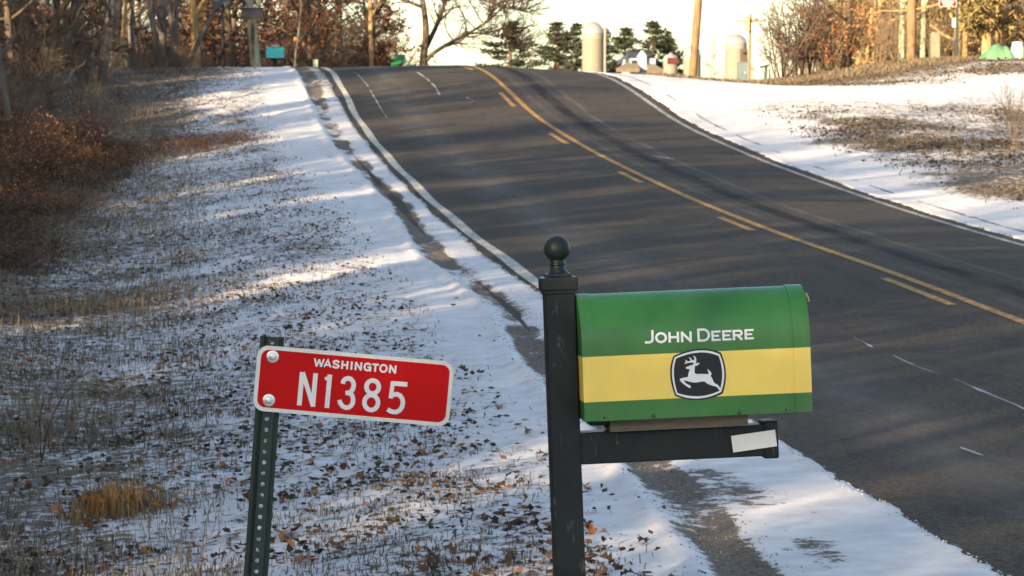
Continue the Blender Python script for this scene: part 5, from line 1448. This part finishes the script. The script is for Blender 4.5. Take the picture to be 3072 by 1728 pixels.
# dry weeds with seed heads, low in the frame
def weed(name, label, u, v, Y, hgt, stems, seed, spread=0.35, heads=True, r=0.0018, mat=None):
    rs = np.random.default_rng(seed)
    p = px(u, v, Y); x, y = p.x, Y
    for _ in range(6):
        zz = gz(x, y); t_ = (CAM_H - zz) * FPX / (v * 1.19255 - YH); y = t_; x = (u * 1.19255 - XV) / FPX * y
    o = empty(name, (x, y, gz(x, y))); tag(o, label, 'weed')
    tb = []; hd = []
    for i in range(stems):
        d = np.array([rs.normal(0, spread), rs.normal(0, spread * 0.6), 1.0]); ln = hgt * rs.uniform(0.6, 1.1)
        pts = [np.zeros(3)]
        for j in range(6): d = d + rs.normal(0, 0.08, 3); pts.append(pts[-1] + d / np.linalg.norm(d) * ln / 6)
        pts = np.array(pts); tb.append((pts, np.linspace(r, r * 0.55, 7), 0))
        for b_ in range(3):
            k0 = rs.integers(2, 6); e = d + rs.normal(0, 0.6, 3); e[2] = abs(e[2]) + 0.4; e = e / np.linalg.norm(e) * ln * rs.uniform(0.15, 0.3)
            q = np.array([pts[k0], pts[k0] + e * 0.5 + rs.normal(0, 0.003, 3), pts[k0] + e]); tb.append((q, np.linspace(r * 0.7, r * 0.5, 3), 0))
            hd.append(tuple(q[-1]))
        hd.append(tuple(pts[-1]))
    tv, tf = tubes_mesh(tb, (4,))
    mesh_np('stems', tv, tf, mat or M['twig_dark'], o)
    if heads:
        first = None
        for c_ in hd:
            if first is None:
                b = MB(); b.lathe([(0.001, 0), (0.005, 0.004), (0.0055, 0.010), (0.003, 0.015), (0.0006, 0.018)], 7); first = b.build('seed_head', M['twig_dark'], o, True, loc=c_)
            else:
                q = first.copy(); q.location = c_; link(q, o)
weed('dry_weed', 'dry branching weed with round seed heads near the bottom centre', 1090, 1465, 14, 0.17, 7, 801, 0.55)
weed('dry_weed', 'lone dry weed with seed heads just left of the mailbox post', 1190, 1440, 14.4, 0.15, 3, 802, 0.4)
weed('tall_stalk', 'pale yellow grass stalk right of the golden clump', 470, 1440, 14.6, 0.19, 3, 803, 0.22, False, 0.0022, M['twig_tan'])
weed('sapling', 'thin dark sapling rising from the grass at the left edge', 104, 1150, 20, 0.62, 2, 804, 0.10, False, 0.0042)
weed('sapling', 'short dark sapling stem beside the thicket', 62, 1010, 23, 0.42, 2, 805, 0.16, False, 0.0035)
weed('dry_weed', 'bare weed twigs standing out of the snow beside the thicket', 265, 640, 40, 0.55, 4, 806, 0.25, False, 0.004)

# snow left in cracks and seams of the road
def streak(pts, w0, label=None, seed=0):
    rs = np.random.default_rng(seed)
    wpts = []
    for u, v in pts:
        Y = 30.0; x = 5.0
        lo, hi = 12.0, 88.0
        # march to the road surface
        best = None
        for yy in np.arange(12, 86, 0.05):
            q = px(u, v, yy)
            if q.z <= float(road_z(q.x, yy)): best = (q.x, yy); break
        if best: wpts.append(best)
    if len(wpts) < 2: return
    p = np.array(wpts); d_ = np.r_[0, np.cumsum(np.hypot(*np.diff(p, axis=0).T))]
    n_ = max(8, int(d_[-1] / 0.12)); t = np.linspace(0, d_[-1], n_)
    x = np.interp(t, d_, p[:, 0]); y = np.interp(t, d_, p[:, 1])
    x = x + 0.02 * (fbm(y * 3 + seed, 3.3 + 0 * y) - 0.5)
    ww = 0.45 * w0 * np.clip(fbm(y * 2.2 + seed * 7, 8.8 + 0 * y, 4) * 3.0 - 0.9, 0, 1.6)
    ww[0] = ww[-1] = 0
    va = np.stack([x - ww / 2, y, road_z(x - ww / 2, y) + 0.004], 1); vb = np.stack([x + ww / 2, y, road_z(x + ww / 2, y) + 0.004], 1)
    vc = np.stack([x, y, road_z(x, y) + 0.004 + 0.02 * np.minimum(ww, 0.12)], 1)
    V = np.concatenate([va, vc, vb]); i = np.arange(n_ - 1)
    F = np.concatenate([np.stack([i, i + n_, i + n_ + 1, i + 1], 1), np.stack([i + n_, i + 2 * n_, i + 2 * n_ + 1, i + n_ + 1], 1)])
    ok = np.r_[(ww[:-1] + ww[1:]) > 0.004]; F = F[np.r_[ok, ok]]
    if len(F): mesh_np('snow_streak', V, F, M['old_snow'], road)
streak([(2140, 845), (2215, 885)], 0.05, seed=1)
streak([(2262, 903), (2330, 935), (2420, 965), (2576, 1030), (2640, 1060)], 0.06, seed=2)
streak([(890, 182), (925, 220), (972, 298)], 0.05, seed=3)
streak([(1047, 182), (1090, 215), (1105, 240)], 0.09, seed=4)
streak([(1905, 262), (1990, 315), (2080, 370), (2200, 430)], 0.16, seed=5)
streak([(2200, 440), (2330, 500), (2480, 565), (2576, 598)], 0.12, seed=6)
streak([(1640, 392), (1705, 402)], 0.14, seed=7)
streak([(2440, 1140), (2500, 1165)], 0.05, seed=10)
streak([(1150, 270), (1190, 255), (1170, 245)], 0.05, seed=11)

def pebbles(name, X, Y, size, mat, label, cat):
    n = len(X); Z = ground_z(X, Y)
    dirs = np.array([[1, 0, 0], [-1, 0, 0], [0, 1, 0], [0, -1, 0], [0, 0, 1], [0, 0, -0.5]], float)
    fc = np.array([[0, 2, 4], [2, 1, 4], [1, 3, 4], [3, 0, 4], [2, 0, 5], [1, 2, 5], [3, 1, 5], [0, 3, 5]])
    V = dirs[None] * rg.uniform(0.5, 1.2, (n, 6, 1)) * size[:, None, None] * np.array([1, 1, 0.7]) + np.stack([X, Y, Z], 1)[:, None]
    F = (np.arange(n)[:, None, None] * 6 + fc[None]).reshape(-1, 3)
    T = np.repeat(rg.random(n), 8)
    return tag(mesh_np(name, V.reshape(-1, 3), F, mat, tint=T), label, cat, kind='stuff')
M['pebble'] = tinted('roadside_pebbles', [(0.0, (0.035, 0.028, 0.022)), (0.6, (0.12, 0.10, 0.08)), (1.0, (0.26, 0.23, 0.20))], 0.9)
M['crumb'] = tinted('snow_crumbs', [(0.0, (0.28, 0.28, 0.29)), (1.0, (0.52, 0.53, 0.55))], 0.9)
Y = 13.5 * (60 / 13.5) ** (rg.random(5000) ** 1.2); X = rut_x(Y) + rg.normal(0, 0.10, 5000)
pebbles('loose_gravel', X, Y, rg.uniform(0.003, 0.009, 5000), M['pebble'], 'loose gravel in the rut beside the road', 'gravel')
Y = 13.5 * (70 / 13.5) ** rg.random(2600); e_ = edge_l(Y)
X = e_ + rg.normal(-0.03, 0.035, 2600)
k = X < e_ + 0.03; X, Y = X[k], Y[k]
o_ = pebbles('snow_crumbs', X, Y, rg.uniform(0.003, 0.009, len(X)), M['crumb'], 'crumbs of dirty snow along the edge of the asphalt', 'snow')
